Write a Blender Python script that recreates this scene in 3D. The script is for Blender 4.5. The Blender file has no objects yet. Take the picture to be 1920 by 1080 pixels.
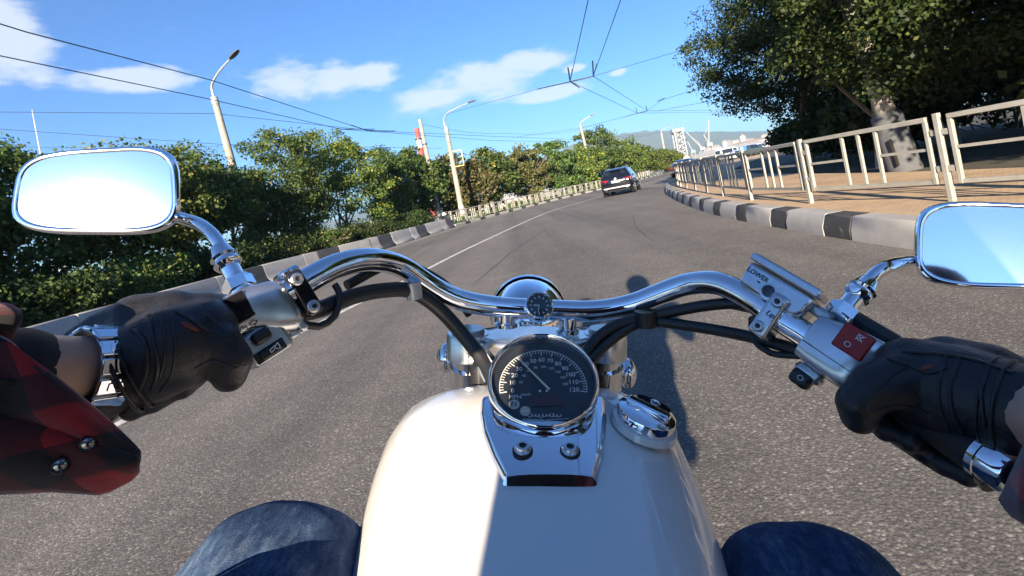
import bpy, bmesh, math, random
import numpy as np
from mathutils import Vector, Matrix
V = Vector
R_ = math.radians
random.seed(7)
scene = bpy.context.scene
COL = scene.collection

# ------------------------------------------------------------------ camera, light, exposure
EYE = V((0, 0, 1.3))
ROLL = R_(11.0)                       # the machine leans into the right-hand bend, camera on the rider's chest
FPX, CX, CY = 960.0, 960.0, 364.2     # lens in photo pixels, principal point
CR = V((math.cos(ROLL), 0, -math.sin(ROLL)))
CF = V((0, 1, 0))
CU = V((math.sin(ROLL), 0, math.cos(ROLL)))
cam_d = bpy.data.cameras.new('camera')
cam = bpy.data.objects.new('camera', cam_d)
COL.objects.link(cam)
cam.matrix_world = Matrix(((CR.x, CU.x, -CF.x, EYE.x), (CR.y, CU.y, -CF.y, EYE.y), (CR.z, CU.z, -CF.z, EYE.z), (0, 0, 0, 1)))
cam_d.sensor_width = 36.0
cam_d.lens = 36.0 * FPX / 1920.0
cam_d.shift_y = -(540.0 - CY) / 1920.0
cam_d.clip_start = 0.01
cam_d.clip_end = 12000
scene.camera = cam

SUN_AZ, SUN_EL = R_(10.5), R_(15.0)   # direction the light travels (from +Y towards +X), height
sun_d = bpy.data.lights.new('sun', 'SUN')
sun_d.energy = 4.7
sun_d.angle = R_(0.5)
sun_d.color = (1.0, 0.83, 0.62)
sun = bpy.data.objects.new('sun', sun_d)
COL.objects.link(sun)
ld = V((math.cos(SUN_EL) * math.sin(SUN_AZ), math.cos(SUN_EL) * math.cos(SUN_AZ), -math.sin(SUN_EL)))
sun.rotation_euler = ld.to_track_quat('-Z', 'Y').to_euler()

world = bpy.data.worlds.new('World')
scene.world = world
world.use_nodes = True
wn, wl = world.node_tree.nodes, world.node_tree.links
wn.clear()
def WN(t, **k):
    n = wn.new(t)
    for a, b in k.items(): setattr(n, a, b)
    return n
def wmath(op, a, b=None, c=None, clamp=False):
    n = WN('ShaderNodeMath', operation=op, use_clamp=clamp)
    for i, v in enumerate((a, b, c)):
        if v is None: continue
        if isinstance(v, (int, float)): n.inputs[i].default_value = v
        else: wl.new(v, n.inputs[i])
    return n.outputs[0]
sky = WN('ShaderNodeTexSky', sky_type='NISHITA', sun_disc=False)
sky.sun_elevation = SUN_EL
sky.sun_rotation = math.pi + SUN_AZ
sky.altitude = 30
sky.air_density = 1.0
sky.dust_density = 0.25
sky.ozone_density = 2.6
tc = WN('ShaderNodeTexCoord')
# clouds: fair-weather streaks lying level, thicker where the photograph has them
noise = WN('ShaderNodeTexNoise'); noise.inputs['Scale'].default_value = 9.0; noise.inputs['Detail'].default_value = 8; noise.inputs['Roughness'].default_value = 0.62
mp = WN('ShaderNodeMapping'); mp.inputs['Scale'].default_value = (1.0, 1.0, 2.6)
wl.new(tc.outputs['Generated'], mp.inputs['Vector']); wl.new(mp.outputs['Vector'], noise.inputs['Vector'])
blobs = [((-0.205, .93, 0.270), .085, .034), ((-0.30, .91, 0.272), .14, .040), ((-0.015, .97, 0.222), .13, .048), ((-.10, .97, .205), .11, .032), ((0.075, .966, 0.243), .10, .030),
         ((-0.545, .788, 0.287), .085, .026), ((-0.635, .70, 0.335), .06, .11), ((0.12, .97, .175), .09, .018), ((.16, .96, .21), .03, .010), ((.235, .95, .185), .02, .008)]
acc = None
for c, a, b in blobs:
    s = WN('ShaderNodeVectorMath', operation='SUBTRACT'); wl.new(tc.outputs['Generated'], s.inputs[0]); s.inputs[1].default_value = c
    m = WN('ShaderNodeVectorMath', operation='MULTIPLY'); wl.new(s.outputs[0], m.inputs[0]); m.inputs[1].default_value = (1 / a, .6 / a, 1 / b)
    l = WN('ShaderNodeVectorMath', operation='LENGTH'); wl.new(m.outputs[0], l.inputs[0])
    v = wmath('SUBTRACT', 1.25, l.outputs['Value'], clamp=True)
    acc = v if acc is None else wmath('MAXIMUM', acc, v)
base = wmath('MULTIPLY_ADD', acc, 0.62, wmath('MULTIPLY', noise.outputs['Fac'], 1.35))
cm = WN('ShaderNodeMapRange', interpolation_type='SMOOTHSTEP')
wl.new(base, cm.inputs['Value']); cm.inputs['From Min'].default_value = 0.86; cm.inputs['From Max'].default_value = 1.24
cm.inputs['To Max'].default_value = 0.72
mix = WN('ShaderNodeMix', data_type='RGBA')
mix.inputs[7].default_value = (4.3, 4.5, 4.8, 1)
wl.new(cm.outputs['Result'], mix.inputs[0]); tint = WN('ShaderNodeMix', data_type='RGBA', blend_type='MULTIPLY'); tint.inputs[0].default_value = 1.0; tint.inputs[7].default_value = (.29, .61, 1.0, 1)
wl.new(sky.outputs['Color'], tint.inputs[6]); wl.new(tint.outputs[2], mix.inputs[6])
bg = WN('ShaderNodeBackground'); bg.inputs['Strength'].default_value = 0.052
wl.new(mix.outputs[2], bg.inputs['Color'])
wo = WN('ShaderNodeOutputWorld'); wl.new(bg.outputs[0], wo.inputs['Surface'])

vs = scene.view_settings
vs.view_transform = 'Standard'; vs.look = 'None'; vs.gamma = 1.0; vs.exposure = 2.15; vs.use_curve_mapping = False
scene.render.engine = 'CYCLES'
scene.cycles.use_denoising = True
scene.cycles.max_bounces = 8
scene.cycles.transparent_max_bounces = 12
scene.cycles.caustics_reflective = False
scene.cycles.caustics_refractive = False
scene.cycles.sample_clamp_indirect = 6.0

# ------------------------------------------------------------------ materials
MATS = {}
class NT:
    def __init__(s, name):
        s.m = bpy.data.materials.new(name); s.m.use_nodes = True
        s.n, s.l = s.m.node_tree.nodes, s.m.node_tree.links
        s.p = s.n['Principled BSDF']; s.out = s.n['Material Output']
    def add(s, t, **k):
        n = s.n.new(t)
        for a, b in k.items(): setattr(n, a, b)
        return n
    def set(s, **k):
        for a, b in k.items():
            a = a.replace('_', ' ')
            i = s.p.inputs[a]
            if isinstance(b, bpy.types.NodeSocket): s.l.new(b, i)
            else: i.default_value = (*b, 1) if isinstance(b, tuple) and len(b) == 3 and i.type == 'RGBA' else b
        return s
    def co(s, scale=(1, 1, 1), rot=(0, 0, 0), kind='Object'):
        t = s.add('ShaderNodeTexCoord'); m = s.add('ShaderNodeMapping')
        m.inputs['Scale'].default_value = scale; m.inputs['Rotation'].default_value = rot
        s.l.new(t.outputs[kind], m.inputs['Vector']); return m.outputs['Vector']
    def noise(s, scale, detail=4, rough=.5, vec=None, out='Fac', dist=0):
        n = s.add('ShaderNodeTexNoise'); n.inputs['Scale'].default_value = scale; n.inputs['Detail'].default_value = detail
        n.inputs['Roughness'].default_value = rough; n.inputs['Distortion'].default_value = dist
        s.l.new(vec if vec is not None else s.co(), n.inputs['Vector']); return n.outputs[out]
    def ramp(s, fac, stops, interp='LINEAR'):
        r = s.add('ShaderNodeValToRGB'); s.l.new(fac, r.inputs[0]); e = r.color_ramp; e.interpolation = interp
        while len(e.elements) < len(stops): e.elements.new(.5)
        for el, (p, c) in zip(e.elements, stops):
            el.position = p; el.color = (*c, 1) if len(c) == 3 else c
        return r.outputs['Color']
    def mixc(s, fac, a, b, mode='MIX'):
        m = s.add('ShaderNodeMix', data_type='RGBA', blend_type=mode)
        for i, v in ((0, fac), (6, a), (7, b)):
            if isinstance(v, bpy.types.NodeSocket): s.l.new(v, m.inputs[i])
            else: m.inputs[i].default_value = v if not isinstance(v, tuple) else (*v, 1)
        return m.outputs[2]
    def math(s, op, a, b=None, clamp=False):
        n = s.add('ShaderNodeMath', operation=op, use_clamp=clamp)
        for i, v in enumerate((a, b)):
            if v is None: continue
            if isinstance(v, (int, float)): n.inputs[i].default_value = v
            else: s.l.new(v, n.inputs[i])
        return n.outputs[0]
    def bump(s, h, strength=.3, dist=.01):
        b = s.add('ShaderNodeBump'); b.inputs['Strength'].default_value = strength; b.inputs['Distance'].default_value = dist
        s.l.new(h, b.inputs['Height']); s.l.new(b.outputs[0], s.p.inputs['Normal']); return s

def plain(name, col, rough=.5, metal=0.0, coat=0.0, spec=.5, bump=None, var=0.0, vscale=8):
    t = NT(name); t.set(Roughness=rough, Metallic=metal, Coat_Weight=coat, Specular_IOR_Level=spec)
    if var:
        n = t.noise(vscale, 5, .6)
        d = tuple(max(0, c * (1 - var)) for c in col); b = tuple(min(1, c * (1 + var)) for c in col)
        t.set(Base_Color=t.ramp(n, [(.3, d), (.7, b)]))
    else: t.set(Base_Color=col)
    if coat: t.set(Coat_Roughness=.03)
    if bump: t.bump(t.noise(bump[0], 4), bump[1], bump[2])
    MATS[name] = t.m
    return t.m

plain('chrome', (.80, .82, .86), .045, 1.0, bump=(18, .03, .002))
plain('mirror_glass', (.93, .95, .97), .0, 1.0)
plain('aluminium', (.60, .61, .62), .26, .92, var=.08, vscale=40, bump=(300, .06, .001))
plain('satin_metal', (.50, .51, .52), .35, .85, var=.1, vscale=30)
plain('dark_gloss', (.012, .012, .014), .06, coat=.6)
plain('black_plastic', (.014, .014, .015), .38, bump=(500, .12, .001))
plain('rubber', (.011, .011, .012), .62, bump=(260, .2, .001))
plain('hose', (.016, .016, .017), .42, bump=(200, .1, .001))
plain('logo_orange', (.16, .022, .010), .5)
plain('red_switch', (.32, .012, .008), .42, bump=(300, .1, .001))
plain('white_mark', (.75, .75, .72), .6)
plain('dial_mark', (.62, .62, .58), .5)
plain('black_mark', (.015, .015, .015), .6)
plain('dial_face', (.012, .014, .018), .45)
plain('needle', (.70, .66, .45), .4)
plain('odometer', (.05, .008, .006), .3)
plain('lamp_lens', (.55, .50, .40), .25)
plain('dark_metal', (.03, .03, .032), .4, .5)
plain('engine_metal', (.25, .25, .26), .4, .8, var=.2)
plain('tyre', (.018, .018, .018), .8, bump=(60, .3, .004))
plain('skin', (.46, .27, .19), .55, var=.10, vscale=30, bump=(220, .25, .001))
plain('galvanised', (.46, .45, .40), .5, .35, var=.16, vscale=14, bump=(60, .08, .002))
plain('rail_paint', (.285, .28, .25), .55, 0, var=.14, vscale=9, bump=(70, .1, .002))
plain('pole_concrete', (.27, .255, .225), .85, var=.22, vscale=5, bump=(40, .5, .01))
plain('pole_metal', (.38, .38, .37), .45, .3, var=.1)
plain('lamp_grey', (.10, .10, .11), .45, .2)
plain('tar', (.045, .043, .041), .7)
plain('wire', (.018, .018, .02), .6)
plain('car_black', (.006, .007, .012), .08, .1, coat=1.0)
plain('car_grey', (.035, .035, .042), .12, .3, coat=1.0)
plain('car_white', (.70, .70, .70), .2, coat=.8)
plain('car_red', (.35, .02, .018), .2, coat=.8)
plain('car_green', (.03, .06, .06), .2, coat=.8)
plain('car_glass', (.012, .014, .018), .02, coat=1.0, spec=.8)
plain('tail_red', (.26, .008, .012), .12, coat=1.0)
plain('plate_white', (.72, .73, .74), .45)
plain('alloy', (.42, .43, .45), .25, .9)
plain('trunk_bark', (.16, .125, .095), .9, var=.35, vscale=9, bump=(16, .8, .03))
plain('limewash', (.38, .38, .365), .9, var=.12, vscale=10, bump=(20, .5, .01))
plain('sleeve_grey', (.085, .09, .10), .8, var=.15, vscale=4, bump=(20, .4, .01))
plain('warehouse_white', (.30, .30, .30), .7, var=.08, vscale=.2)
plain('warehouse_grey', (.36, .36, .36), .7, var=.1, vscale=.2)
plain('roof_tan', (.28, .22, .18), .8, var=.12, vscale=.3)
plain('window_dark', (.03, .035, .045), .15)
plain('chimney_white', (.42, .41, .40), .8)
plain('chimney_red', (.36, .07, .06), .8)
plain('crane_pale', (.24, .25, .26), .6)
plain('sign_yellow', (.34, .26, .08), .5)
plain('sign_white', (.72, .72, .68), .5)
plain('sign_blue', (.03, .14, .42), .4)
plain('quay', (.34, .33, .31), .9, var=.2, vscale=.05)
plain('soil', (.09, .075, .05), .95, var=.3, vscale=1.5, bump=(6, .6, .05))
plain('park_soil', (.06, .055, .04), .95, var=.3, vscale=.9, bump=(5, .6, .05))
plain('snap_metal', (.30, .30, .31), .18, 1.0)
plain('thread', (.50, .30, .10), .7)
plain('ribbed_cuff', (.010, .010, .013), .85, bump=(160, .3, .002))

def mat_tank():
    t = NT('pearl_white'); t.set(Base_Color=(.74, .715, .67), Roughness=.30, Coat_Weight=1.0, Coat_Roughness=.02, Specular_IOR_Level=.5)
    t.p.inputs['Coat IOR'].default_value = 1.6
    b = t.add('ShaderNodeBump'); b.inputs['Strength'].default_value = .02; b.inputs['Distance'].default_value = .002
    t.l.new(t.noise(22, 2), b.inputs['Height']); t.l.new(b.outputs[0], t.p.inputs['Coat Normal'])
    MATS['pearl_white'] = t.m
mat_tank()

def mat_asphalt():
    t = NT('asphalt')
    big = t.noise(.22, 5, .6); mid = t.noise(2.2, 5, .62)
    vec = t.co()
    vo = t.add('ShaderNodeTexVoronoi'); vo.inputs['Scale'].default_value = 78; t.l.new(vec, vo.inputs['Vector'])
    vo2 = t.add('ShaderNodeTexVoronoi'); vo2.inputs['Scale'].default_value = 150; t.l.new(vec, vo2.inputs['Vector'])
    # stones of three tints bedded in dark binder
    rnd = t.add('ShaderNodeSeparateColor'); t.l.new(vo.outputs['Color'], rnd.inputs[0])
    stone = t.ramp(rnd.outputs[0], [(0, (.135, .126, .115)), (.5, (.178, .166, .151)), (.82, (.215, .201, .182)), (.95, (.30, .28, .25)), (1, (.39, .365, .33))])
    edge = t.ramp(vo.outputs['Distance'], [(.42, (1, 1, 1)), (.72, (0, 0, 0))])
    col = t.mixc(edge, (.125, .117, .107), stone)
    fine = t.ramp(vo2.outputs['Distance'], [(.2, (1.12, 1.12, 1.12)), (.8, (.80, .80, .80))])
    col = t.mixc(1.0, col, fine, 'MULTIPLY')
    col = t.mixc(.8, col, t.ramp(big, [(.32, (.84, .84, .85)), (.7, (1.16, 1.15, 1.13))]), 'MULTIPLY')
    col = t.mixc(.7, col, t.ramp(mid, [(.3, (.84, .84, .84)), (.7, (1.14, 1.14, 1.14))]), 'MULTIPLY')
    lane = t.noise(.9, 3, .5, t.co((1, .03, 1), (0, 0, .06)))        # polished wheel tracks and drip line along the lanes
    col = t.mixc(.85, col, t.ramp(lane, [(.36, (.74, .74, .75)), (.5, (1, 1, 1)), (.66, (1.20, 1.19, 1.17))]), 'MULTIPLY')
    blot = t.noise(.55, 7, .7, t.co((1, .5, 1)))
    col = t.mixc(.75, col, t.ramp(blot, [(.30, (.72, .71, .71)), (.40, (1, 1, 1))]), 'MULTIPLY')
    t.set(Base_Color=col, Roughness=.86, Specular_IOR_Level=.25)
    hh = t.math('ADD', t.math('MULTIPLY', vo.outputs['Distance'], -1.0), t.math('MULTIPLY', vo2.outputs['Distance'], -.35))
    t.bump(hh, .3, .005)
    MATS['asphalt'] = t.m
mat_asphalt()

def mat_paint(name, col, under, wear=.58, rough=.75, sc=6):
    t = NT(name)
    n = t.noise(sc, 8, .68); n2 = t.noise(sc * 9, 4, .6)
    k = t.math('ADD', t.math('MULTIPLY', n, .7), t.math('MULTIPLY', n2, .3))
    worn = t.ramp(k, [(wear, (0, 0, 0)), (wear + .035, (1, 1, 1))])
    stain = t.ramp(t.noise(1.6, 6, .7), [(.3, (.78, .77, .75)), (.66, (1.05, 1.05, 1.05))])
    t.set(Base_Color=t.mixc(worn, t.mixc(1.0, col, stain, 'MULTIPLY'), under), Roughness=rough)
    t.bump(n2, .3, .004)
    MATS[name] = t.m
mat_paint('kerb_white', (.36, .35, .335), (.30, .28, .26), .60)
mat_paint('kerb_black', (.045, .045, .047), (.17, .165, .16), .585)
mat_paint('barrier_white', (.38, .375, .36), (.36, .34, .31), .63, sc=3)
mat_paint('barrier_black', (.055, .056, .06), (.16, .16, .155), .60, sc=3)
mat_paint('road_paint', (.62, .61, .57), (.16, .148, .13), .545, sc=14)

def mat_pavers():
    t = NT('tan_pavers')
    b = t.add('ShaderNodeTexBrick'); b.inputs['Scale'].default_value = 5.0
    b.inputs['Color1'].default_value = (.52, .385, .25, 1); b.inputs['Color2'].default_value = (.45, .33, .21, 1); b.inputs['Mortar'].default_value = (.34, .24, .16, 1)
    b.inputs['Mortar Size'].default_value = .025
    t.l.new(t.co(), b.inputs['Vector'])
    t.set(Base_Color=t.mixc(.8, b.outputs['Color'], t.ramp(t.noise(1.3, 6, .65), [(.3, (.78, .76, .74)), (.7, (1.2, 1.18, 1.12))]), 'MULTIPLY'), Roughness=.85)
    t.bump(b.outputs['Fac'], -.3, .01)
    MATS['tan_pavers'] = t.m
mat_pavers()

def mat_leather():
    t = NT('black_leather')
    vo = t.add('ShaderNodeTexVoronoi'); vo.inputs['Scale'].default_value = 420; t.l.new(t.co(), vo.inputs['Vector'])
    n = t.noise(45, 5, .6)
    t.set(Base_Color=t.ramp(n, [(.3, (.008, .008, .010)), (.7, (.020, .020, .023))]), Roughness=t.ramp(n, [(.3, (.36, .36, .36)), (.7, (.55, .55, .55))]), Specular_IOR_Level=.45)
    t.bump(t.math('ADD', t.math('MULTIPLY', vo.outputs['Distance'], .25), n), .35, .003)
    MATS['black_leather'] = t.m
mat_leather()

def mat_denim(name, k=1.0, fade=None):
    t = NT(name)
    w = t.add('ShaderNodeTexWave'); w.inputs['Scale'].default_value = 300; w.inputs['Distortion'].default_value = 1.5; t.l.new(t.co(rot=(0, 0, .7)), w.inputs['Vector'])
    streak = t.noise(150, 5, .7, t.co((1, .35, 1)))
    big = t.noise(9, 4, .6)
    f = t.math('ADD', t.math('MULTIPLY', streak, .6), t.math('MULTIPLY', big, .4))
    col = t.ramp(f, [(.34, (.010 * k, .024 * k, .062 * k)), (.50, (.030 * k, .060 * k, .125 * k)), (.64, (.095 * k, .135 * k, .20 * k))])
    t.set(Base_Color=t.mixc(.45, col, t.ramp(t.noise(900, 2, .6), [(.35, (.45, .5, .6)), (.65, (1.7, 1.65, 1.55))]), 'MULTIPLY'), Roughness=.9, Specular_IOR_Level=.2)
    t.bump(t.math('ADD', t.math('MULTIPLY', t.math('ADD', t.noise(900, 2, .6), streak), .10), t.noise(20, 3, .5)), .5, .008)
    MATS[name] = t.m
mat_denim('denim'); mat_denim('denim_seam', .7)

def mat_flannel():
    t = NT('plaid_flannel')
    v = t.co((1, 1, 1), (.35, .25, .5))
    s = t.add('ShaderNodeSeparateXYZ'); t.l.new(v, s.inputs[0])
    def stripe(o, per):
        f = t.math('FRACT', t.math('MULTIPLY', o, 1 / per))
        return t.ramp(f, [(.47, (0, 0, 0)), (.53, (1, 1, 1))])
    a = stripe(t.math('ADD', s.outputs[0], .014), .040); b = stripe(t.math('ADD', s.outputs[2], .004), .040)
    k = t.math('MULTIPLY', t.math('ADD', a, b), .5)
    col = t.ramp(k, [(0, (.26, .010, .010)), (.5, (.060, .004, .006)), (1, (.004, .003, .004))])
    fz = t.noise(700, 3)
    t.set(Base_Color=t.mixc(.5, col, t.ramp(fz, [(.3, (.7, .7, .7)), (.7, (1.3, 1.3, 1.3))]), 'MULTIPLY'), Roughness=.95, Sheen_Weight=.25)
    t.bump(t.math('ADD', t.math('MULTIPLY', fz, .08), t.noise(26, 3, .5)), .4, .005)
    MATS['plaid_flannel'] = t.m
mat_flannel()

def mat_leaf(name, cols, trans=.35, rough=.55):
    t = NT(name)
    g = t.add('ShaderNodeNewGeometry'); oi = t.add('ShaderNodeObjectInfo')
    col = t.ramp(g.outputs['Random Per Island'], cols)
    hs = t.add('ShaderNodeHueSaturation'); t.l.new(col, hs.inputs['Color'])
    t.l.new(t.math('ADD', t.math('MULTIPLY', oi.outputs['Random'], .03), .485), hs.inputs['Hue'])
    t.l.new(t.math('ADD', t.math('MULTIPLY', oi.outputs['Random'], .35), .85), hs.inputs['Value'])
    c = hs.outputs[0]
    t.set(Base_Color=c, Roughness=rough, Specular_IOR_Level=.3)
    tr = t.add('ShaderNodeBsdfTranslucent'); t.l.new(t.mixc(1.0, c, (1.0, 1.15, .45), 'MULTIPLY'), tr.inputs['Color'])
    mx = t.add('ShaderNodeMixShader'); mx.inputs[0].default_value = trans
    t.l.new(t.p.outputs[0], mx.inputs[1]); t.l.new(tr.outputs[0], mx.inputs[2]); t.l.new(mx.outputs[0], t.out.inputs['Surface'])
    MATS[name] = t.m
mat_leaf('leaf_green', [(0, (.030, .060, .018)), (.45, (.062, .112, .030)), (.85, (.100, .155, .038)), (.97, (.17, .19, .04)), (1, (.30, .25, .04))])
mat_leaf('leaf_yellowing', [(0, (.04, .072, .020)), (.5, (.085, .135, .034)), (.84, (.15, .18, .038)), (1, (.36, .30, .04))])
mat_leaf('leaf_dry', [(0, (.055, .075, .025)), (.5, (.10, .115, .04)), (.85, (.16, .14, .055)), (1, (.24, .17, .085))])
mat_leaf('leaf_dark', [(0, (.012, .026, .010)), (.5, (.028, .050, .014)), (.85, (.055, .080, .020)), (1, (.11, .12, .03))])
mat_leaf('leaf_far', [(0, (.045, .075, .020)), (.5, (.080, .120, .028)), (1, (.15, .17, .035))])

def mat_hill():
    t = NT('wooded_hill')
    n = t.noise(.012, 8, .65)
    t.set(Base_Color=t.ramp(n, [(.3, (.030, .048, .022)), (.6, (.052, .072, .032)), (.8, (.10, .095, .06))]), Roughness=.95)
    MATS['wooded_hill'] = t.m
mat_hill()

def mat_pane():
    t = NT('gauge_glass')
    t.n.remove(t.p)
    gl = t.add('ShaderNodeBsdfGlossy'); gl.inputs['Roughness'].default_value = .02
    tr = t.add('ShaderNodeBsdfTransparent'); g = t.add('ShaderNodeNewGeometry'); dt = t.add('ShaderNodeVectorMath', operation='DOT_PRODUCT')
    t.l.new(g.outputs['Normal'], dt.inputs[0]); t.l.new(g.outputs['Incoming'], dt.inputs[1])
    fac = t.math('ADD', t.math('MULTIPLY', t.math('POWER', t.math('SUBTRACT', 1.0, t.math('ABSOLUTE', dt.outputs['Value'])), 5.0), .95), .05)
    mx = t.add('ShaderNodeMixShader'); t.l.new(fac, mx.inputs[0]); t.l.new(tr.outputs[0], mx.inputs[1]); t.l.new(gl.outputs[0], mx.inputs[2])
    t.l.new(mx.outputs[0], t.out.inputs['Surface']); MATS['gauge_glass'] = t.m
mat_pane()

# ------------------------------------------------------------------ mesh helpers
class MB:
    """collects shapes; build() links them as one mesh object"""
    def __init__(s): s.v, s.f = [], []
    def add(s, vs, fs):
        o = len(s.v); s.v += [tuple(p) for p in vs]; s.f += [tuple(i + o for i in f) for f in fs]; return s
    def box(s, c, size, ax=None):
        c = V(c); X, Y, Z = ax if ax else (V((1, 0, 0)), V((0, 1, 0)), V((0, 0, 1)))
        hx, hy, hz = size[0] / 2, size[1] / 2, size[2] / 2
        vs = [c + X * (a * hx) + Y * (b * hy) + Z * (d * hz) for d in (-1, 1) for b in (-1, 1) for a in (-1, 1)]
        return s.add(vs, [(0, 2, 3, 1), (4, 5, 7, 6), (0, 1, 5, 4), (2, 6, 7, 3), (0, 4, 6, 2), (1, 3, 7, 5)])
    def bar(s, a, b, w, h=None, up=V((0, 0, 1))):
        a, b = V(a), V(b); h = h or w; d = (b - a); L = d.length; d.normalize()
        x = d.cross(up)
        if x.length < 1e-4: x = d.cross(V((1, 0, 0)))
        x.normalize(); z = x.cross(d).normalized()
        return s.box((a + b) / 2, (w, L, h), (x, d, z))
    def tube(s, pts, r, n=10, cap=True):
        pts = [V(p) for p in pts]; rs = r if isinstance(r, (list, tuple)) else [r] * len(pts)
        o = len(s.v); prev = None
        for i, p in enumerate(pts):
            t = (pts[min(i + 1, len(pts) - 1)] - pts[max(i - 1, 0)]).normalized()
            if prev is None:
                x = t.cross(V((0, 0, 1)))
                if x.length < 1e-3: x = t.cross(V((1, 0, 0)))
            else: x = prev - t * prev.dot(t)
            x.normalize(); prev = x; y = t.cross(x)
            for k in range(n):
                a = 2 * math.pi * k / n; s.v.append(tuple(p + (x * math.cos(a) + y * math.sin(a)) * rs[i]))
        for i in range(len(pts) - 1):
            for k in range(n):
                a, b = o + i * n + k, o + i * n + (k + 1) % n; s.f.append((a, b, b + n, a + n))
        if cap:
            s.f.append(tuple(o + k for k in reversed(range(n)))); e = o + (len(pts) - 1) * n; s.f.append(tuple(e + k for k in range(n)))
        return s
    def lathe(s, c, axis, prof, n=32, xdir=None, cap0=True, cap1=True):
        """prof: (radius, height along axis)"""
        c, a = V(c), V(axis).normalized()
        x = V(xdir) if xdir else a.cross(V((0.3, 0.2, 1)))
        x = (x - a * x.dot(a)).normalized(); y = a.cross(x); o = len(s.v)
        for r, h in prof:
            for k in range(n):
                t = 2 * math.pi * k / n; s.v.append(tuple(c + a * h + (x * math.cos(t) + y * math.sin(t)) * r))
        for i in range(len(prof) - 1):
            for k in range(n):
                p, q = o + i * n + k, o + i * n + (k + 1) % n; s.f.append((p, q, q + n, p + n))
        if cap0: s.f.append(tuple(o + k for k in reversed(range(n))))
        if cap1: e = o + (len(prof) - 1) * n; s.f.append(tuple(e + k for k in range(n)))
        return s
    def ball(s, c, r, n=14, m=9, ax=None, sc=(1, 1, 1)):
        c = V(c); X, Y, Z = ax if ax else (V((1, 0, 0)), V((0, 1, 0)), V((0, 0, 1))); o = len(s.v)
        s.v.append(tuple(c + Z * (r * sc[2])))
        for i in range(1, m):
            th = math.pi * i / m
            for k in range(n):
                ph = 2 * math.pi * k / n
                s.v.append(tuple(c + X * (r * sc[0] * math.sin(th) * math.cos(ph)) + Y * (r * sc[1] * math.sin(th) * math.sin(ph)) + Z * (r * sc[2] * math.cos(th))))
        s.v.append(tuple(c - Z * (r * sc[2]))); e = len(s.v) - 1
        for k in range(n):
            s.f.append((o, o + 1 + k, o + 1 + (k + 1) % n)); b = o + 1 + (m - 2) * n; s.f.append((e, b + (k + 1) % n, b + k))
        for i in range(m - 2):
            for k in range(n):
                p, q = o + 1 + i * n + k, o + 1 + i * n + (k + 1) % n; s.f.append((p, p + n, q + n, q))
        return s
    def loft(s, secs, closed=True, cap=True):
        n = len(secs[0]); o = len(s.v)
        for sec in secs: s.v += [tuple(p) for p in sec]
        for i in range(len(secs) - 1):
            for k in range(n if closed else n - 1):
                a, b = o + i * n + k, o + i * n + (k + 1) % n; s.f.append((a, b, b + n, a + n))
        if cap and closed:
            s.f.append(tuple(o + k for k in reversed(range(n)))); e = o + (len(secs) - 1) * n; s.f.append(tuple(e + k for k in range(n)))
        return s
    def prism(s, poly, off):
        """poly: list of 3D points, off: offset vector"""
        off = V(off); a = [V(p) for p in poly]; return s.loft([a, [p + off for p in a]])
    def mesh(s, name, mat, smooth=None):
        me = bpy.data.meshes.new(name); me.from_pydata(s.v, [], s.f)
        bm = bmesh.new(); bm.from_mesh(me); bmesh.ops.recalc_face_normals(bm, faces=bm.faces); bm.to_mesh(me); bm.free()
        if mat: me.materials.append(MATS[mat])
        if smooth:
            for p in me.polygons: p.use_smooth = True
            me.set_sharp_from_angle(angle=R_(smooth))
        return me
    def build(s, name, mat, parent=None, smooth=None, bevel=None, seg=2):
        o = bpy.data.objects.new(name, s.mesh(name, mat, smooth)); COL.objects.link(o)
        if parent is not None: o.parent = parent
        if bevel:
            m = o.modifiers.new('bevel', 'BEVEL'); m.width = bevel; m.segments = seg; m.limit_method = 'ANGLE'; m.angle_limit = R_(40)
            if smooth is None:
                for p in o.data.polygons: p.use_smooth = True
                o.data.set_sharp_from_angle(angle=R_(50))
        return o

def tag(o, label=None, cat=None, group=None, kind=None):
    if label: o['label'] = label
    if cat: o['category'] = cat
    if group: o['group'] = group
    if kind: o['kind'] = kind
    return o
def empty(name, loc=(0, 0, 0), rz=0.0):
    o = bpy.data.objects.new(name, None); COL.objects.link(o); o.location = loc; o.rotation_euler = (0, 0, rz); o.empty_display_size = .1
    return o
def link_mesh(name, me, parent=None):
    o = bpy.data.objects.new(name, me); COL.objects.link(o)
    if parent is not None: o.parent = parent
    return o
def catmull(pts, step=.5):
    pts = [V(p) for p in pts]; P = [pts[0] * 2 - pts[1]] + pts + [pts[-1] * 2 - pts[-2]]; out = []
    for i in range(1, len(P) - 2):
        a, b, c, d = P[i - 1:i + 3]; n = max(2, int((c - b).length / step))
        for k in range(n):
            t = k / n
            out.append(.5 * ((2 * b) + (c - a) * t + (2 * a - 5 * b + 4 * c - d) * t * t + (3 * b - a - 3 * c + d) * t ** 3))
    out.append(pts[-1]); return out
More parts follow.
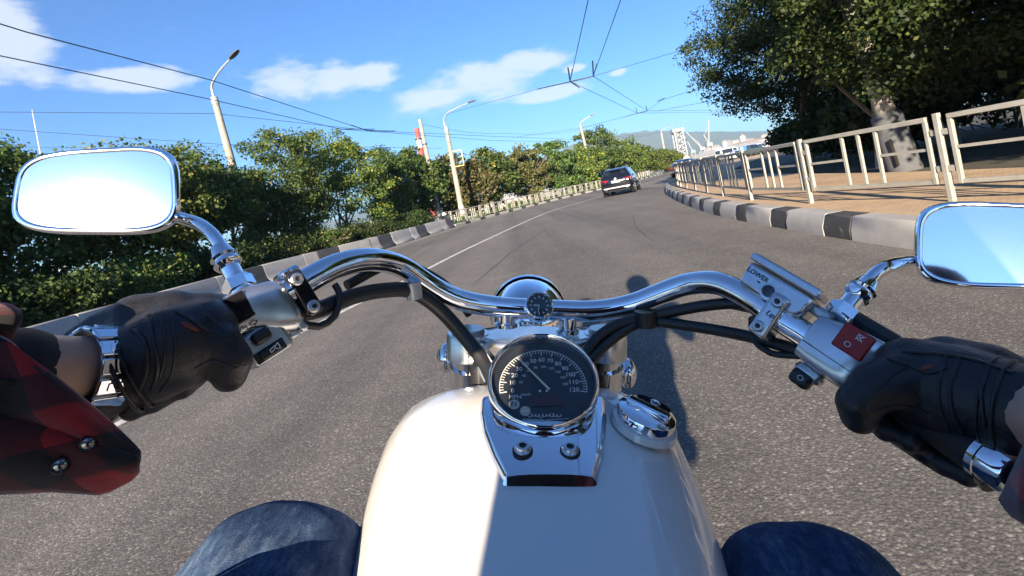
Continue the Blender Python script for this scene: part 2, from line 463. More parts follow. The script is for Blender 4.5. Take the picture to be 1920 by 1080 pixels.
class Path:
    """ground polyline with arc length"""
    def __init__(s, pts, step=.4):
        s.p = catmull([(x, y, 0) for x, y in pts], step); s.s = [0]
        for a, b in zip(s.p, s.p[1:]): s.s.append(s.s[-1] + (b - a).length)
    def at(s, t, off=0.0, z=0.0):
        t = min(max(t, 0), s.s[-1] - 1e-6)
        i = int(np.searchsorted(s.s, t, side='right')) - 1
        a, b = s.p[i], s.p[i + 1]; k = (t - s.s[i]) / (s.s[i + 1] - s.s[i]); d = s.dir(t)
        p = a.lerp(b, k) + V((d.y, -d.x, 0)) * off; p.z = z; return p
    def dir(s, t):
        def raw(u):
            u = min(max(u, 0), s.s[-1] - 1e-6); i = int(np.searchsorted(s.s, u, side='right')) - 1
            a, b = s.p[i], s.p[i + 1]; return a.lerp(b, (u - s.s[i]) / (s.s[i + 1] - s.s[i]))
        d = raw(t + .3) - raw(t - .3); d.z = 0; return d.normalized()
    def near(s, x, y): return s.s[min(range(len(s.p)), key=lambda i: (s.p[i].x - x) ** 2 + (s.p[i].y - y) ** 2)]
def wp(px, py, Y):
    """point of the place on the sight line of photo pixel (px, py) at Y metres ahead"""
    return EYE + (CR * ((px - CX) / FPX) + CF + CU * ((CY - py) / FPX)) * Y

# ------------------------------------------------------------------ the road and the ground
LEFT = Path([(-10.2, -120), (-9.6, -50), (-9.2, -22), (-8.9, 0), (-8.65, 9), (-8.4, 12.3), (-8.0, 15.2), (-7.3, 18.4), (-6.1, 22), (-3.9, 30.6), (-1.7, 36.2), (1.6, 42.6), (5.5, 48.6), (10.2, 54.6), (16.2, 64), (22, 74.5), (30, 91), (46, 130), (90, 250)])
RIGHT = Path([(2.6, -120), (3.2, -50), (3.5, -22), (3.72, 0), (3.8, 5), (3.92, 7.5), (4.32, 11.4), (5.3, 16.6), (6.8, 23), (8.7, 29), (10.6, 33), (13.3, 37.8), (17.2, 44), (23, 54.5), (29.6, 68), (39, 88), (56, 128), (101, 248)])
MID = Path([(-6, -120), (-5.2, -50), (-4.6, -18), (-4.2, 0), (-3.72, 4.4), (-3.4, 6), (-2.45, 10.4), (-1.25, 16.1), (1.7, 27), (5.2, 33.6), (10.1, 41.6), (14.2, 48.6), (20, 59.5), (26, 72), (34.6, 90), (51, 129), (95, 249)])

def ribbon(name, A, B, za, zb, mat, n=220, oa=0.0, ob=0.0, parent=None, s0=0, s1=1):
    m = MB(); La, Lb = A.s[-1], B.s[-1]
    for i in range(n + 1):
        t = s0 + (s1 - s0) * i / n
        m.v += [tuple(A.at(La * t, oa, za)), tuple(B.at(Lb * t, ob, zb))]
    for i in range(n): m.f.append((2 * i, 2 * i + 1, 2 * i + 3, 2 * i + 2))
    return m.build(name, mat, parent)
g = MB(); S = 6000
g.add([(-S, -S, -2.6), (S, -S, -2.6), (S, S, -2.6), (-S, S, -2.6)], [(0, 1, 2, 3)])
tag(g.build('ground', 'quay'), kind='structure')
tag(ribbon('road', LEFT, RIGHT, 0, 0, 'asphalt', 400), kind='structure')
# embankment on the left: verge, slope down to the quay
m = MB(); offs = [(0, 0.0), (-.55, .02), (-3.2, -.05), (-5.5, -.7), (-9, -1.9), (-13, -2.62)]
N = 160
for i in range(N + 1):
    for o, z in offs: m.v.append(tuple(LEFT.at(LEFT.s[-1] * i / N, o, z - .004 if o == 0 else z)))
k = len(offs)
for i in range(N):
    for j in range(k - 1): m.f.append((i * k + j, i * k + j + 1, (i + 1) * k + j + 1, (i + 1) * k + j))
tag(m.build('embankment', 'soil', smooth=60), kind='structure')
# raised pavement on the right and the parkland behind it
tag(ribbon('pavement', RIGHT, RIGHT, .24, .25, 'tan_pavers', 300, .28, 3.55, s0=.0, s1=.9), kind='structure')
m = MB(); pts = [RIGHT.at(RIGHT.s[-1] * i / 120, 3.5, .0) for i in range(121)]
m.v = [(p.x, p.y, .20) for p in pts] + [(max(p.x + 400, 500), p.y - 60, .20) for p in pts]
m.f = [(i, i + 1, 121 + i + 1, 121 + i) for i in range(120)]
tag(m.build('park_ground', 'park_soil'), kind='structure')
# side road with parked cars, seen through the railing
SIDE = Path([(24, 40), (29, 52), (36, 66), (45, 86), (62, 126)])
m = MB()
for i in range(41):
    t = SIDE.s[-1] * i / 40; m.v += [tuple(SIDE.at(t, -1.2, .235)), tuple(SIDE.at(t, 9, .235))]
m.f = [(2 * i, 2 * i + 1, 2 * i + 3, 2 * i + 2) for i in range(40)]
tag(m.build('side_road', 'asphalt'), kind='structure')
# painted centre line, one worn continuous stroke, and the thin edge line by the barrier
def stroke(name, path, off, w, t0, t1, mat, z=.004, step=.6):
    m = MB(); n = max(2, int((t1 - t0) / step))
    for i in range(n + 1):
        t = t0 + (t1 - t0) * i / n; m.v += [tuple(path.at(t, off - w / 2, z)), tuple(path.at(t, off + w / 2, z))]
    m.f = [(2 * i, 2 * i + 1, 2 * i + 3, 2 * i + 2) for i in range(n)]
    return m.build(name, mat)
tag(stroke('centre_line', MID, 0, .13, 20, MID.s[-1] - 40, 'road_paint'), kind='structure')
tag(stroke('edge_line', LEFT, .62, .09, 20, LEFT.s[-1] - 40, 'road_paint'), kind='structure')

def seam(pts, w=.035):
    m = MB(); p = catmull([(x, y, .002) for x, y in pts], .35); n = len(p)
    for i in range(n):
        d = (p[min(i + 1, n - 1)] - p[max(i - 1, 0)]).normalized(); s = V((d.y, -d.x, 0)); k = w * (.4 + .6 * random.random()) * min(1, i / 3 + .1, (n - 1 - i) / 3 + .1); j = random.uniform(-.02, .02)
        m.v += [tuple(p[i] + s * (j - k)), tuple(p[i] + s * (j + k))]
    m.f = [(2 * i, 2 * i + 1, 2 * i + 3, 2 * i + 2) for i in range(n - 1)]
    tag(m.build('tar_seam', 'tar'), kind='structure')
seam([(-6.6, 17.6), (-5.2, 19.2), (-4.4, 20.6), (-3.2, 21.6)], .05); seam([(-.9, 8), (-.2, 12), (.9, 16.4), (2.0, 20.5), (2.8, 23)], .018); seam([(6.0, 25.5), (7.0, 26.2), (8.0, 26.0)], .06)
seam([(-6.2, 6), (-5.6, 11), (-4.9, 16), (-3.4, 22)], .012); seam([(2.3, 9.0), (2.7, 12), (3.6, 16)], .015)
# kerb on the right: painted stones, each its own piece
def sweep_block(path, t0, t1, prof, nseg=2):
    secs = []
    for i in range(nseg + 1):
        t = t0 + (t1 - t0) * i / nseg; secs.append([path.at(t, o, z) for o, z in prof])
    m = MB(); m.loft(secs); return m
kerb = empty('kerb'); tag(kerb, kind='structure')
prof_r = [(0, -.05), (0, .12), (.055, .272), (.075, .282), (.29, .282), (.29, -.05)]
t = RIGHT.near(3.85, 6.2) - .28 - 1.04 - 1.6 * 6; tend = RIGHT.near(29.6, 68); i = 0
while t < tend:
    L = 1.04 if i % 2 == 0 else .56
    sweep_block(RIGHT, t + .005, t + L - .005, [(o + random.uniform(-.006, .006) * (i > 0), z) for o, z in prof_r], 2).build('kerb_stone', 'kerb_white' if i % 2 == 0 else 'kerb_black', kerb, bevel=.012)
    t += L; i += 1
# concrete crash barrier on the left
barrier = empty('crash_barrier'); tag(barrier, 'long concrete crash barrier painted in black and white blocks along the left road edge', 'barrier')
prof_b = [(-.50, -.02), (-.50, .30), (-.42, .60), (-.40, .62), (-.22, .62), (-.20, .60), (-.14, .30), (-.10, .18), (0, .08), (0, -.02)]
t = LEFT.near(-9.0, -12); tend = LEFT.near(-3.9, 31.0); i = 0; seq = [(2.05, 0), (.75, 0), (1.22, 1)]
while t < tend - .3:
    L, blk = seq[i % 3]; L = min(L, tend - t)
    dy = random.uniform(-.012, .012)
    sweep_block(LEFT, t + .006, t + L - .006, [(o + dy, z) for o, z in prof_b], 2).build('barrier_block', 'barrier_black' if blk else 'barrier_white', barrier, bevel=.015)
    t += L; i += 1
T_BAR = tend
# low kerb further on
kerb_l = empty('far_kerb'); tag(kerb_l, kind='structure')
prof_l = [(0, -.02), (0, .13), (-.03, .16), (-.30, .16), (-.30, -.02)]
t = T_BAR + .1; tend = LEFT.near(22, 74.5); i = 0
while t < tend:
    L = 1.5 if i % 2 == 0 else .75
    sweep_block(LEFT, t + .006, t + L - .006, prof_l, 2).build('kerb_stone', 'kerb_white' if i % 2 == 0 else 'kerb_black', kerb_l)
    t += L; i += 1

# ------------------------------------------------------------------ railings
def rail_panel(path, t0, t1, off, zb, zt, root, fine):
    """one welded panel between two posts; bars follow the path's chord"""
    a, b = path.at(t0, off), path.at(t1, off); d = (b - a).normalized(); L = (b - a).length
    P = lambda u, z: V((a.x + d.x * u, a.y + d.y * u, z))
    rel = lambda p: p - root.location
    fr = MB()
    fr.bar(rel(P(.0, zt - .03)), rel(P(L, zt - .03)), .055, .06)
    for u in (.02, L - .02): fr.bar(rel(P(u, zb)), rel(P(u, zt - .0605)), .045, .05, up=d)
    if not fine:
        fr.bar(rel(P(.045, zb + .03)), rel(P(L - .045, zb + .03)), .035, .045)
    pan = fr.build('panel', 'rail_paint', root, bevel=.006 if fine else None)
    th = [L * .36, L * .5, L * .64]
    zm = zb + (zt - zb) * .52
    if fine:
        MB().bar(rel(P(.046, zb + .03)), rel(P(L - .046, zb + .03)), .035, .045).build('bottom_rail', 'rail_paint', pan)
        for u in th: MB().bar(rel(P(u, zb + .053)), rel(P(u, zt - .061)), .034, .045, up=d).build('baluster', 'rail_paint', pan, bevel=.004)
        MB().bar(rel(P(.046, zm)), rel(P(th[0] - .024, zm)), .022, .035).build('middle_rail', 'rail_paint', pan)
        MB().bar(rel(P(th[2] + .024, zm)), rel(P(L - .046, zm)), .022, .035).build('middle_rail', 'rail_paint', pan)
    else:
        q = MB()
        for u in th: q.bar(rel(P(u, zb + .053)), rel(P(u, zt - .061)), .05, .06, up=d)
        q.bar(rel(P(.046, zm)), rel(P(th[0] - .03, zm)), .03, .05); q.bar(rel(P(th[2] + .03, zm)), rel(P(L - .046, zm)), .03, .05)
        q.build('bars', 'rail_paint', pan)
def railing(name, label, path, off, marks, z0, zb, zt, nfine, root_at):
    root = empty(name, root_at); tag(root, label, 'railing')
    rel = lambda p: p - root.location
    for i, t in enumerate(marks):
        p = path.at(t, off, z0); d = path.dir(t)
        m = MB(); m.bar(rel(p - V((0, 0, .05))), rel(V((p.x, p.y, zt + .025))), .06, .06, up=d)
        for z in (zt - .2, zb + .18):
            for sgn in (-1, 1):
                q = V((p.x, p.y, z)) + d * (.031 * sgn); m.bar(rel(q), rel(q + d * (.075 * sgn)), .03, .07)
        m.build('post', 'rail_paint', root, bevel=.005 if i < nfine else None)
        if i + 1 < len(marks): rail_panel(path, t + .125, marks[i + 1] - .125, off, zb, zt, root, i < nfine)
    return root
RAIL = Path([(6.6, -2), (6.0, 1.2), (5.45, 3.8), (5.0, 6.0), (4.68, 8.2), (4.92, 11.2), (5.95, 16.4), (7.4, 22.8), (9.3, 28.7), (11.2, 32.6), (13.8, 37.4), (17.7, 43.6), (23.5, 54.1), (30.1, 67.7)])
ts = RAIL.near(4.68, 8.2)
marks = [ts - 2.28 * 3, ts - 2.28 * 2, ts - 2.28, ts] + [ts + 2.35 * k for k in range(1, 20)]
railing('pavement_railing', 'tall beige metal railing along the tan brick pavement on the right', RAIL, 0, marks, .245, .45, 1.26, 9, (4.4, 0, .2))
tl = T_BAR + .6
marks = [tl + 2.1 * k for k in range(0, 22)]
railing('roadside_railing', 'low pale metal railing running from the barrier end past the dark car', LEFT, -.42, marks, .03, .24, .98, 0, (-4.2, 33, 0))

# ------------------------------------------------------------------ poles, lamps, wires
def lamp_post(label, base, top, arm, head_dir, r0=.17, r1=.10, group=None, head=True, lime=True):
    """concrete pole from base to top (leaning as it does), bent steel arm, flat lantern"""
    base, top = V(base), V(top); root = empty('lamp_post', base); tag(root, label, 'lamp post', group)
    rel = lambda p: V(p) - base
    n = 8; pts = [rel(base.lerp(top, i / n)) for i in range(n + 1)]
    MB().tube(pts, [r0 + (r1 - r0) * i / n for i in range(n + 1)], 12).build('pole', 'pole_concrete', root, smooth=50)
    if lime:
        MB().tube([rel(base.lerp(top, k)) for k in (.0, .09, .17)], [r0 + .006, r0 + .004, r0 - .002], 12, cap=False).build('limewash_band', 'limewash', root, smooth=50)
    d = (top - base).normalized()
    MB().tube([rel(top - d * .35), rel(top - d * .02)], r1 + .022, 12).build('collar', 'pole_metal', root, smooth=50)
    a = catmull([rel(top - d * .3)] + [rel(p) for p in arm], .12)
    MB().tube(a, [.062 - .03 * i / len(a) for i in range(len(a))], 8).build('arm', 'pole_metal', root, smooth=50)
    if head:
        e = V(a[-1]); hd = (V(a[-1]) - V(a[-3])).normalized(); x = hd.cross(V((0, 0, 1))).normalized(); z = x.cross(hd)
        m = MB(); secs = []
        for u, w, h in ((-.05, .05, .04), (.08, .11, .07), (.38, .13, .07), (.62, .08, .035)):
            c = e + hd * u; secs.append([c + x * w - z * h * .4, c + x * w + z * h * .4, c + x * w * .5 + z * h, c - x * w * .5 + z * h, c - x * w + z * h * .4, c - x * w - z * h * .4])
        m.loft(secs).build('lantern', 'lamp_grey', root, smooth=40)
    return root
A0 = wp(492, 510, 23.8); A0.z = -.6
lamp_post('weathered concrete lamp post rising above the trees right of the left mirror', A0, wp(401, 182, 23.8), [wp(397, 165, 23.8), wp(401, 150, 23.6), wp(414, 130, 23.3), wp(432, 110, 23)], None, .23, .14, lime=False)
C0 = wp(870, 416, 38.5); C0.z = .0
lamp_post('concrete lamp post with curved arm standing at the start of the low railing', C0, wp(836, 238, 38.5), [wp(832, 226, 38.5), wp(838, 213, 38.2), wp(857, 202, 37.8), wp(878, 193, 37.4)], None, .22, .15)
D0 = wp(1110, 316, 62); D0.z = -1.0
lamp_post('slim lamp post standing among trees behind the dark car', D0, wp(1089, 238, 62), [wp(1088, 232, 62), wp(1093, 226, 61.8), wp(1108, 217, 61.5)], None, .24, .15, lime=False)
E0 = wp(1248, 296, 108); E0.z = -1.2
lamp_post('farthest lamp post, small against the blue hill', E0, wp(1240, 250, 108), [wp(1240, 246, 108), wp(1247, 241, 108), wp(1262, 236, 108)], None, .26, .2, lime=False, head=False)
# plain trolley pole
B0 = wp(826, 414, 40); B0.z = -.4; Bt = wp(787, 224, 40)
root = empty('trolley_pole', B0); tag(root, 'plain grey concrete pole beside the striped chimney, its foot limewashed', 'pole')
n = 8; MB().tube([(Bt - B0) * (i / n) for i in range(n + 1)], [.21 - .07 * i / n for i in range(n + 1)], 12).build('pole', 'pole_concrete', root, smooth=50)
MB().tube([(Bt - B0) * k for k in (0, .08, .17)], [.216, .212, .205], 12, cap=False).build('limewash_band', 'limewash', root, smooth=50)
d = (Bt - B0).normalized(); MB().tube([(Bt - B0) * .77, (Bt - B0) * .78], .19, 12).build('clamp_band', 'dark_metal', root, smooth=50)
# big pole among the trees on the right
P0 = V((8.3, 10.9, .2)); Pt = P0 + (wp(1588, -10, 10.4) - P0).normalized() * 9.2
root = empty('trolley_pole', P0); tag(root, 'thick concrete pole with grey sleeve foot among the right-hand trees', 'pole')
n = 10; MB().tube([(Pt - P0) * (i / n) for i in range(n + 1)], [.20 - .06 * i / n for i in range(n + 1)], 16).build('pole', 'pole_concrete', root, smooth=50)
dd = (Pt - P0).normalized(); MB().tube([dd * 0, dd * .3, dd * 1.25, dd * 1.34], [.33, .31, .29, .22], 18).build('sleeve', 'sleeve_grey', root, smooth=40)
MB().bar(dd * .15 + V((-.27, -.24, 0)), dd * .75 + V((-.27, -.24, 0)), .02, .09).build('hatch_slot', 'black_mark', root)

def wire(label, pts, r=.016, sag=0.0, fit=(), cat='wire', name='overhead_wire'):
    pts = [V(p) for p in pts]; out = []
    for a, b in zip(pts, pts[1:]):
        n = max(2, int((b - a).length / 3))
        for k in range(n):
            t = k / n; p = a.lerp(b, t); p.z -= sag * 4 * t * (1 - t); out.append(p)
    out.append(pts[-1]); o0 = out[0]
    o = MB().tube([p - o0 for p in out], r, 5).build(name, 'wire', smooth=60); o.location = o0; tag(o, label, cat)
    for p, q, w in fit: MB().tube([V(p) - o0, V(q) - o0], w, 6).build('wire_fitting', 'wire', o, smooth=60)
    return o
Z = 6.5
ca = [(2.2, -30, Z), (2.7, 4, Z), (3.3, 15.1, Z), (4.1, 26.7, Z), (12.9, 47.7, Z), (34, 72, Z)]
cb = [(3.4, -30, Z), (3.8, 4, Z), (4.4, 15.7, Z), (5.3, 26.5, Z), (13.8, 47.5, Z), (35, 71.5, Z)]
wire('left contact wire of the pair over the nearside lane', ca, .015, fit=[((4.1, 26.7, Z), (4.0, 25.9, Z + .55), .035), ((4.1, 26.7, Z), (4.25, 26.2, Z + .5), .02), ((12.9, 47.7, Z), (12.8, 47.5, Z + .5), .03), ((4.1, 26.7, Z), (4.9, 29.0, Z), .03)])
wire('right contact wire of the pair over the nearside lane', cb, .015, fit=[((5.3, 26.5, Z), (5.25, 25.7, Z + .6), .035), ((5.3, 26.5, Z), (5.5, 26.0, Z + .5), .02), ((13.8, 47.5, Z), (13.7, 47.3, Z + .5), .03)])
s1a = wp(836, 214, 38.2); s1b = wp(1600, -5, 16)
wire('span wire holding the contact wires, running from the lamp arm towards the right-hand trees', [s1a, wp(1005, 168, 30), wp(1068, 153, 26.7), wp(1112, 143, 26.5), wp(1340, 76, 20.5), s1b], .010,
     fit=[(wp(1008, 167, 30), wp(1066, 154, 26.8), .028), (wp(1066, 154, 26.75), wp(1114, 142.6, 26.5), .035)])
wire('upper span wire beyond, from the slim lamp post across the road', [wp(1089, 240, 62), wp(1160, 222, 52), wp(1213, 207, 47.5), wp(1245, 186, 42), wp(1330, 160, 34)], .014, fit=[(wp(1233, 190, 43), wp(1246, 184, 42), .035)])
wire('lower span wire beyond, crossing under the upper one', [wp(960, 258, 64), wp(1090, 240, 58), wp(1195, 213, 47.7), wp(1213, 208, 47.5), wp(1232, 208, 45), wp(1330, 190, 37)], .014, fit=[(wp(1195, 213, 47.6), wp(1213, 208.3, 47.4), .03)])
wa = [(-10.6, -18, Z), (-9.2, 10.6, Z), (-8.4, 15.7, Z), (-7.5, 29.6, Z), (.3, 46, Z), (9.6, 65, Z), (26, 84, Z)]
wb = [(-11.9, -18, Z), (-10.6, 11.4, Z), (-9.6, 17.6, Z), (-8.4, 27.5, Z), (-.9, 47, Z), (8.4, 66, Z), (25, 86, Z)]
wire('upper of the two slanting contact wires at top left', wa, .014, fit=[((-7.5, 29.6, Z), (-6.4, 31.9, Z + .06), .022), ((-7.5, 29.6, Z), (-7.7, 27.2, Z + .05), .02)])
wire('lower of the two slanting contact wires at top left', wb, .014, fit=[((-8.4, 27.5, Z), (-7.2, 30.1, Z + .1), .022)])
wire('level feeder cable fixed to the concrete post above the left mirror', [wp(-200, 209, 22), wp(0, 210, 22.5), wp(402, 213, 23.7), wp(660, 241, 30), wp(730, 247, 33)], .012)
wire('thin cable just above the left mirror top', [wp(-200, 228, 22), wp(0, 242, 22.5), wp(420, 271, 23.7), wp(640, 275, 31), wp(830, 278, 38.5)], .010)
wire('lowest thin cable passing behind the left mirror', [wp(-200, 270, 24), wp(0, 275, 24.5), wp(330, 280, 25), wp(432, 272, 25), wp(560, 292, 30), wp(830, 292, 40)], .008)
wire('cable sloping from the plain grey pole to the slim lamp post', [wp(787, 232, 40), wp(950, 250, 50), wp(1089, 243, 62)], .012, sag=.3)

# ------------------------------------------------------------------ trees
def leaf_mesh(name, mat, cen, rad, per, size, rng, flat=.35, up=.25):
    """leaf cards: one folded pair of triangles per leaf, spread through clumps"""
    K = len(cen); n = K * per
    c = np.repeat(cen, per, 0); r = np.repeat(rad, per)[:, None]
    d = rng.normal(size=(n, 3)); d /= np.linalg.norm(d, axis=1)[:, None]
    rr = rng.random((n, 1)) ** .45
    p = c + d * rr * r * np.array([1, 1, .62])
    nrm = d * .6 + rng.normal(size=(n, 3)) * .55 + np.array([0, 0, up]); nrm /= np.linalg.norm(nrm, axis=1)[:, None]
    a = np.cross(nrm, rng.normal(size=(n, 3))); a /= np.linalg.norm(a, axis=1)[:, None]; a[:, 2] -= .25; a /= np.linalg.norm(a, axis=1)[:, None]
    b = np.cross(nrm, a)
    s = size * (.6 + .8 * rng.random((n, 1))); w = s * flat
    v = np.stack([p - a * s * .5, p + b * w + a * s * .05 - nrm * w * .2, p + a * s * .5, p - b * w + a * s * .05 - nrm * w * .2], 1).reshape(-1, 3)
    me = bpy.data.meshes.new(name); me.vertices.add(4 * n); me.vertices.foreach_set('co', v.astype(np.float32).ravel())
    me.loops.add(4 * n); me.loops.foreach_set('vertex_index', np.arange(4 * n, dtype=np.int32))
    me.polygons.add(n); me.polygons.foreach_set('loop_start', np.arange(0, 4 * n, 4, dtype=np.int32)); me.polygons.foreach_set('loop_total', np.full(n, 4, np.int32))
    me.update(); me.validate(); me.materials.append(MATS[mat]); return me
def tree(label, base, h, rx, ry, z0, mat, seed, clumps=70, per=130, size=.16, trunk_r=.11, name='broadleaf_tree', cat='tree', group=None, bend=(0, 0), stems=1, lime=0, crad=.62, fill=.75, flat=.35):
    rng = np.random.default_rng(seed); base = V(base); root = empty(name, base); tag(root, label, cat, group)
    zc = (h + z0) / 2; rz = (h - z0) / 2
    # limbs
    m = MB(); top = V((bend[0], bend[1], z0 + (h - z0) * .55)); tips = []
    for sidx in range(stems):
        o = V(rng.normal(size=3) * (.25 if stems > 1 else 0)); o.z = 0
        tp = top + V((rng.normal() * rx * .25 * (stems > 1), rng.normal() * ry * .25 * (stems > 1), 0))
        tr = catmull([o, o + (tp - o) * .35 + V(rng.normal(size=3) * .12), o + (tp - o) * .7 + V(rng.normal(size=3) * .15), tp], h / 14)
        k = len(tr); m.tube(tr, [trunk_r / (1 + .35 * (stems - 1)) * (1 - .72 * i / k) for i in range(k)], 8)
        for j in range(9 if stems == 1 else 5):
            f = .3 + .65 * (j + rng.random() * .5) / 9; s0 = tr[min(int(f * k), k - 1)]
            a = rng.random() * 6.28; e = V((bend[0] + math.cos(a) * rx * (.55 + .35 * rng.random()), bend[1] + math.sin(a) * ry * (.55 + .35 * rng.random()), s0.z + (h - s0.z) * (.25 + .5 * rng.random())))
            md = s0.lerp(e, .5) + V(rng.normal(size=3) * .15) + V((0, 0, .15 * h * .2))
            q = catmull([s0, md, e], h / 12); m.tube(q, [trunk_r * (1 - f) * .55 * (1 - .8 * i / len(q)) + .006 for i in range(len(q))], 5); tips.append(e)
    m.build('trunk', 'trunk_bark', root, smooth=60)
    if lime:
        tr0 = V((0, 0, -.02)); MB().tube([tr0, tr0 + (top) * (lime / top.z)], [trunk_r + .012, trunk_r * .92 + .01], 10, cap=False).build('limewash_band', 'limewash', root, smooth=60)
    # clumps: lumpy ellipsoid shell plus fill
    cen = []; lob = rng.normal(size=(7, 3)); lob /= np.linalg.norm(lob, axis=1)[:, None]; amp = rng.random(7) * .34
    while len(cen) < clumps:
        d = rng.normal(size=3); d /= np.linalg.norm(d)
        k = .78 + sum(a * max(0, d @ l) ** 4 for a, l in zip(amp, lob))
        rr = k * (fill + (1 - fill) * rng.random()) if rng.random() < .72 else k * rng.random()
        if d[2] < -.25 and rng.random() < .3: continue
        cen.append([bend[0] + d[0] * rx * rr, bend[1] + d[1] * ry * rr, zc + d[2] * rz * rr])
    cen = np.array(cen); rad = crad * (.6 + .8 * rng.random(len(cen)))
    me = leaf_mesh('crown', mat, cen, rad, per, size, rng, flat)
    link_mesh('crown', me, root)
    return root
def g_left(x, y):
    t = LEFT.near(x, y); p = LEFT.at(t, 0); dist = math.hypot(x - p.x, y - p.y)
    return float(np.interp(dist, [0, 3.2, 5.5, 9, 13], [0, -.05, -.7, -1.9, -2.6])) - .05
# left side, near to far: (x, y, h above eye-ground, rx, ry, crown start, leaves, label)
NEAR = [(-15.4, 5.0, 5.6, 3.0, 2.6, 1.2, 'leaf_green', 'shadowy tree at the left picture edge under the clouds'),
        (-13.2, 9.6, 4.9, 2.2, 2.2, 1.3, 'leaf_green', 'tree directly behind the left mirror, its top twigs showing over the glass'),
        (-13.6, 13.6, 5.0, 2.2, 2.0, 1.0, 'leaf_green', 'bushy tree seen just right of the left mirror'),
        (-12.4, 17.0, 5.0, 2.1, 2.0, .9, 'leaf_yellowing', 'yellow-tinged tree behind the left mirror stem'),
        (-12.6, 21.5, 5.2, 2.2, 2.1, .8, 'leaf_green', 'tree at the foot of the weathered lamp post'),
        (-11.3, 25.2, 5.6, 2.4, 2.2, .9, 'leaf_green', 'green tree with fine leaves right of the weathered lamp post'),
        (-9.8, 29.8, 6.7, 2.9, 2.6, .8, 'leaf_yellowing', 'tallest tree left of the chimney, its sunlit side turning yellow'),
        (-8.6, 36.8, 6.2, 2.0, 2.0, .9, 'leaf_green', 'tree partly behind the striped chimney pole')]
for i, (x, y, h, rx, ry, z0, mt, lb) in enumerate(NEAR):
    zg = g_left(x, y)
    tree(lb, (x, y, zg), h + .75 - zg, rx * 1.08, ry * 1.08, .5 - zg * .3, mt, 40 + i, clumps=185, per=150, size=.125, trunk_r=.12, stems=2 + i % 2, group='trees behind the crash barrier', crad=.62)
FAR = [(-6.9, 40.6, 5.6, 2.0, 2.0, .6, 'leaf_green', 'tree between the plain grey pole and the railing lamp post'),
       (-4.6, 43.5, 5.4, 2.4, 2.2, .6, 'leaf_dry', 'thin dry-leaved tree directly right of the railing lamp post'),
       (-1.6, 47.6, 5.9, 2.6, 2.3, .5, 'leaf_green', 'olive green tree behind the middle of the low railing'),
       (1.8, 51.6, 5.3, 2.5, 2.3, .4, 'leaf_dry', 'browning tree with bare twigs behind the low railing'),
       (5.0, 55.2, 5.6, 2.6, 2.3, .4, 'leaf_green', 'green shrubby tree between the browning tree and the slim lamp post'),
       (8.0, 59.0, 4.9, 2.4, 2.3, .4, 'leaf_yellowing', 'yellow tree just left of the dark car roof'),
       (11.6, 65.0, 8.2, 3.4, 3.2, .6, 'leaf_green', 'tall rounded tree directly above the dark car'),
       (16.4, 71.0, 4.9, 3.0, 2.6, .4, 'leaf_far', 'green tree right behind the dark car bonnet end'),
       (19.6, 78, 4.6, 3.3, 2.8, .4, 'leaf_far', 'tree below the farthest lamp post'),
       (25.6, 85.0, 3.4, 3.4, 2.8, .4, 'leaf_far', 'tree left of the white diamond sign'),
       (32.0, 100.0, 2.2, 3.8, 3.0, .4, 'leaf_yellowing', 'far low yellowish tree in front of the harbour cranes')]
for i, (x, y, h, rx, ry, z0, mt, lb) in enumerate(FAR):
    zg = g_left(x, y)
    tree(lb, (x, y, zg), h + (.7 if h < 8 else 0) - zg, rx * 1.1, ry * 1.1, .25 - zg * .3, mt, 70 + i, clumps=120, per=80, size=.26, trunk_r=.14, stems=2, group='trees behind the low railing', crad=.75)
# the park trees on the right
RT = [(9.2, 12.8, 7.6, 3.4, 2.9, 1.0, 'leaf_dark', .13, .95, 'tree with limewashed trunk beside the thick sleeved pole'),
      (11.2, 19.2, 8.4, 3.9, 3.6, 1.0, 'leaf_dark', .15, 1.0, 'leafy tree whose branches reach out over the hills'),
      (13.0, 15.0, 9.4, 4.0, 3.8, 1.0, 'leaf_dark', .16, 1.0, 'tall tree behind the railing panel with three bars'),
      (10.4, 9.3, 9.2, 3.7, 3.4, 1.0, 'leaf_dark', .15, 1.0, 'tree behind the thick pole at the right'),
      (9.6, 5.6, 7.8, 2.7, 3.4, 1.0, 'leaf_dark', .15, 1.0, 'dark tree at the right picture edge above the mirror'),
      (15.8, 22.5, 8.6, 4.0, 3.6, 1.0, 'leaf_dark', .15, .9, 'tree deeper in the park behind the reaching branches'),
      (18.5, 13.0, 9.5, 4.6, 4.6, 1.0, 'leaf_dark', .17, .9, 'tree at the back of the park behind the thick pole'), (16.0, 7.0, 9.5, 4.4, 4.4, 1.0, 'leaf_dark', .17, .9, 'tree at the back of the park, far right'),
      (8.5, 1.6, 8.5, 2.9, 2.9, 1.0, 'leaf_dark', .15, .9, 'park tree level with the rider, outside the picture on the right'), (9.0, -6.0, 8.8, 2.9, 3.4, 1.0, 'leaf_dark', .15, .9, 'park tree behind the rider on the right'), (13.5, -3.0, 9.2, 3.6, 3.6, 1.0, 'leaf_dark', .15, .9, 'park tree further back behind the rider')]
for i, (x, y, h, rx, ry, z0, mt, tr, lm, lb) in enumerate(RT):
    tree(lb, (x, y, .2), h - .2, rx, ry, z0, mt, 120 + i, clumps=330 if i < 5 else 220, per=240 if i < 5 else 120, size=.088 if i < 5 else .14, trunk_r=tr, bend=(-.9, -2.3) if i == 0 else (0, 0), lime=lm, group='park trees on the right', crad=.62, fill=.62)
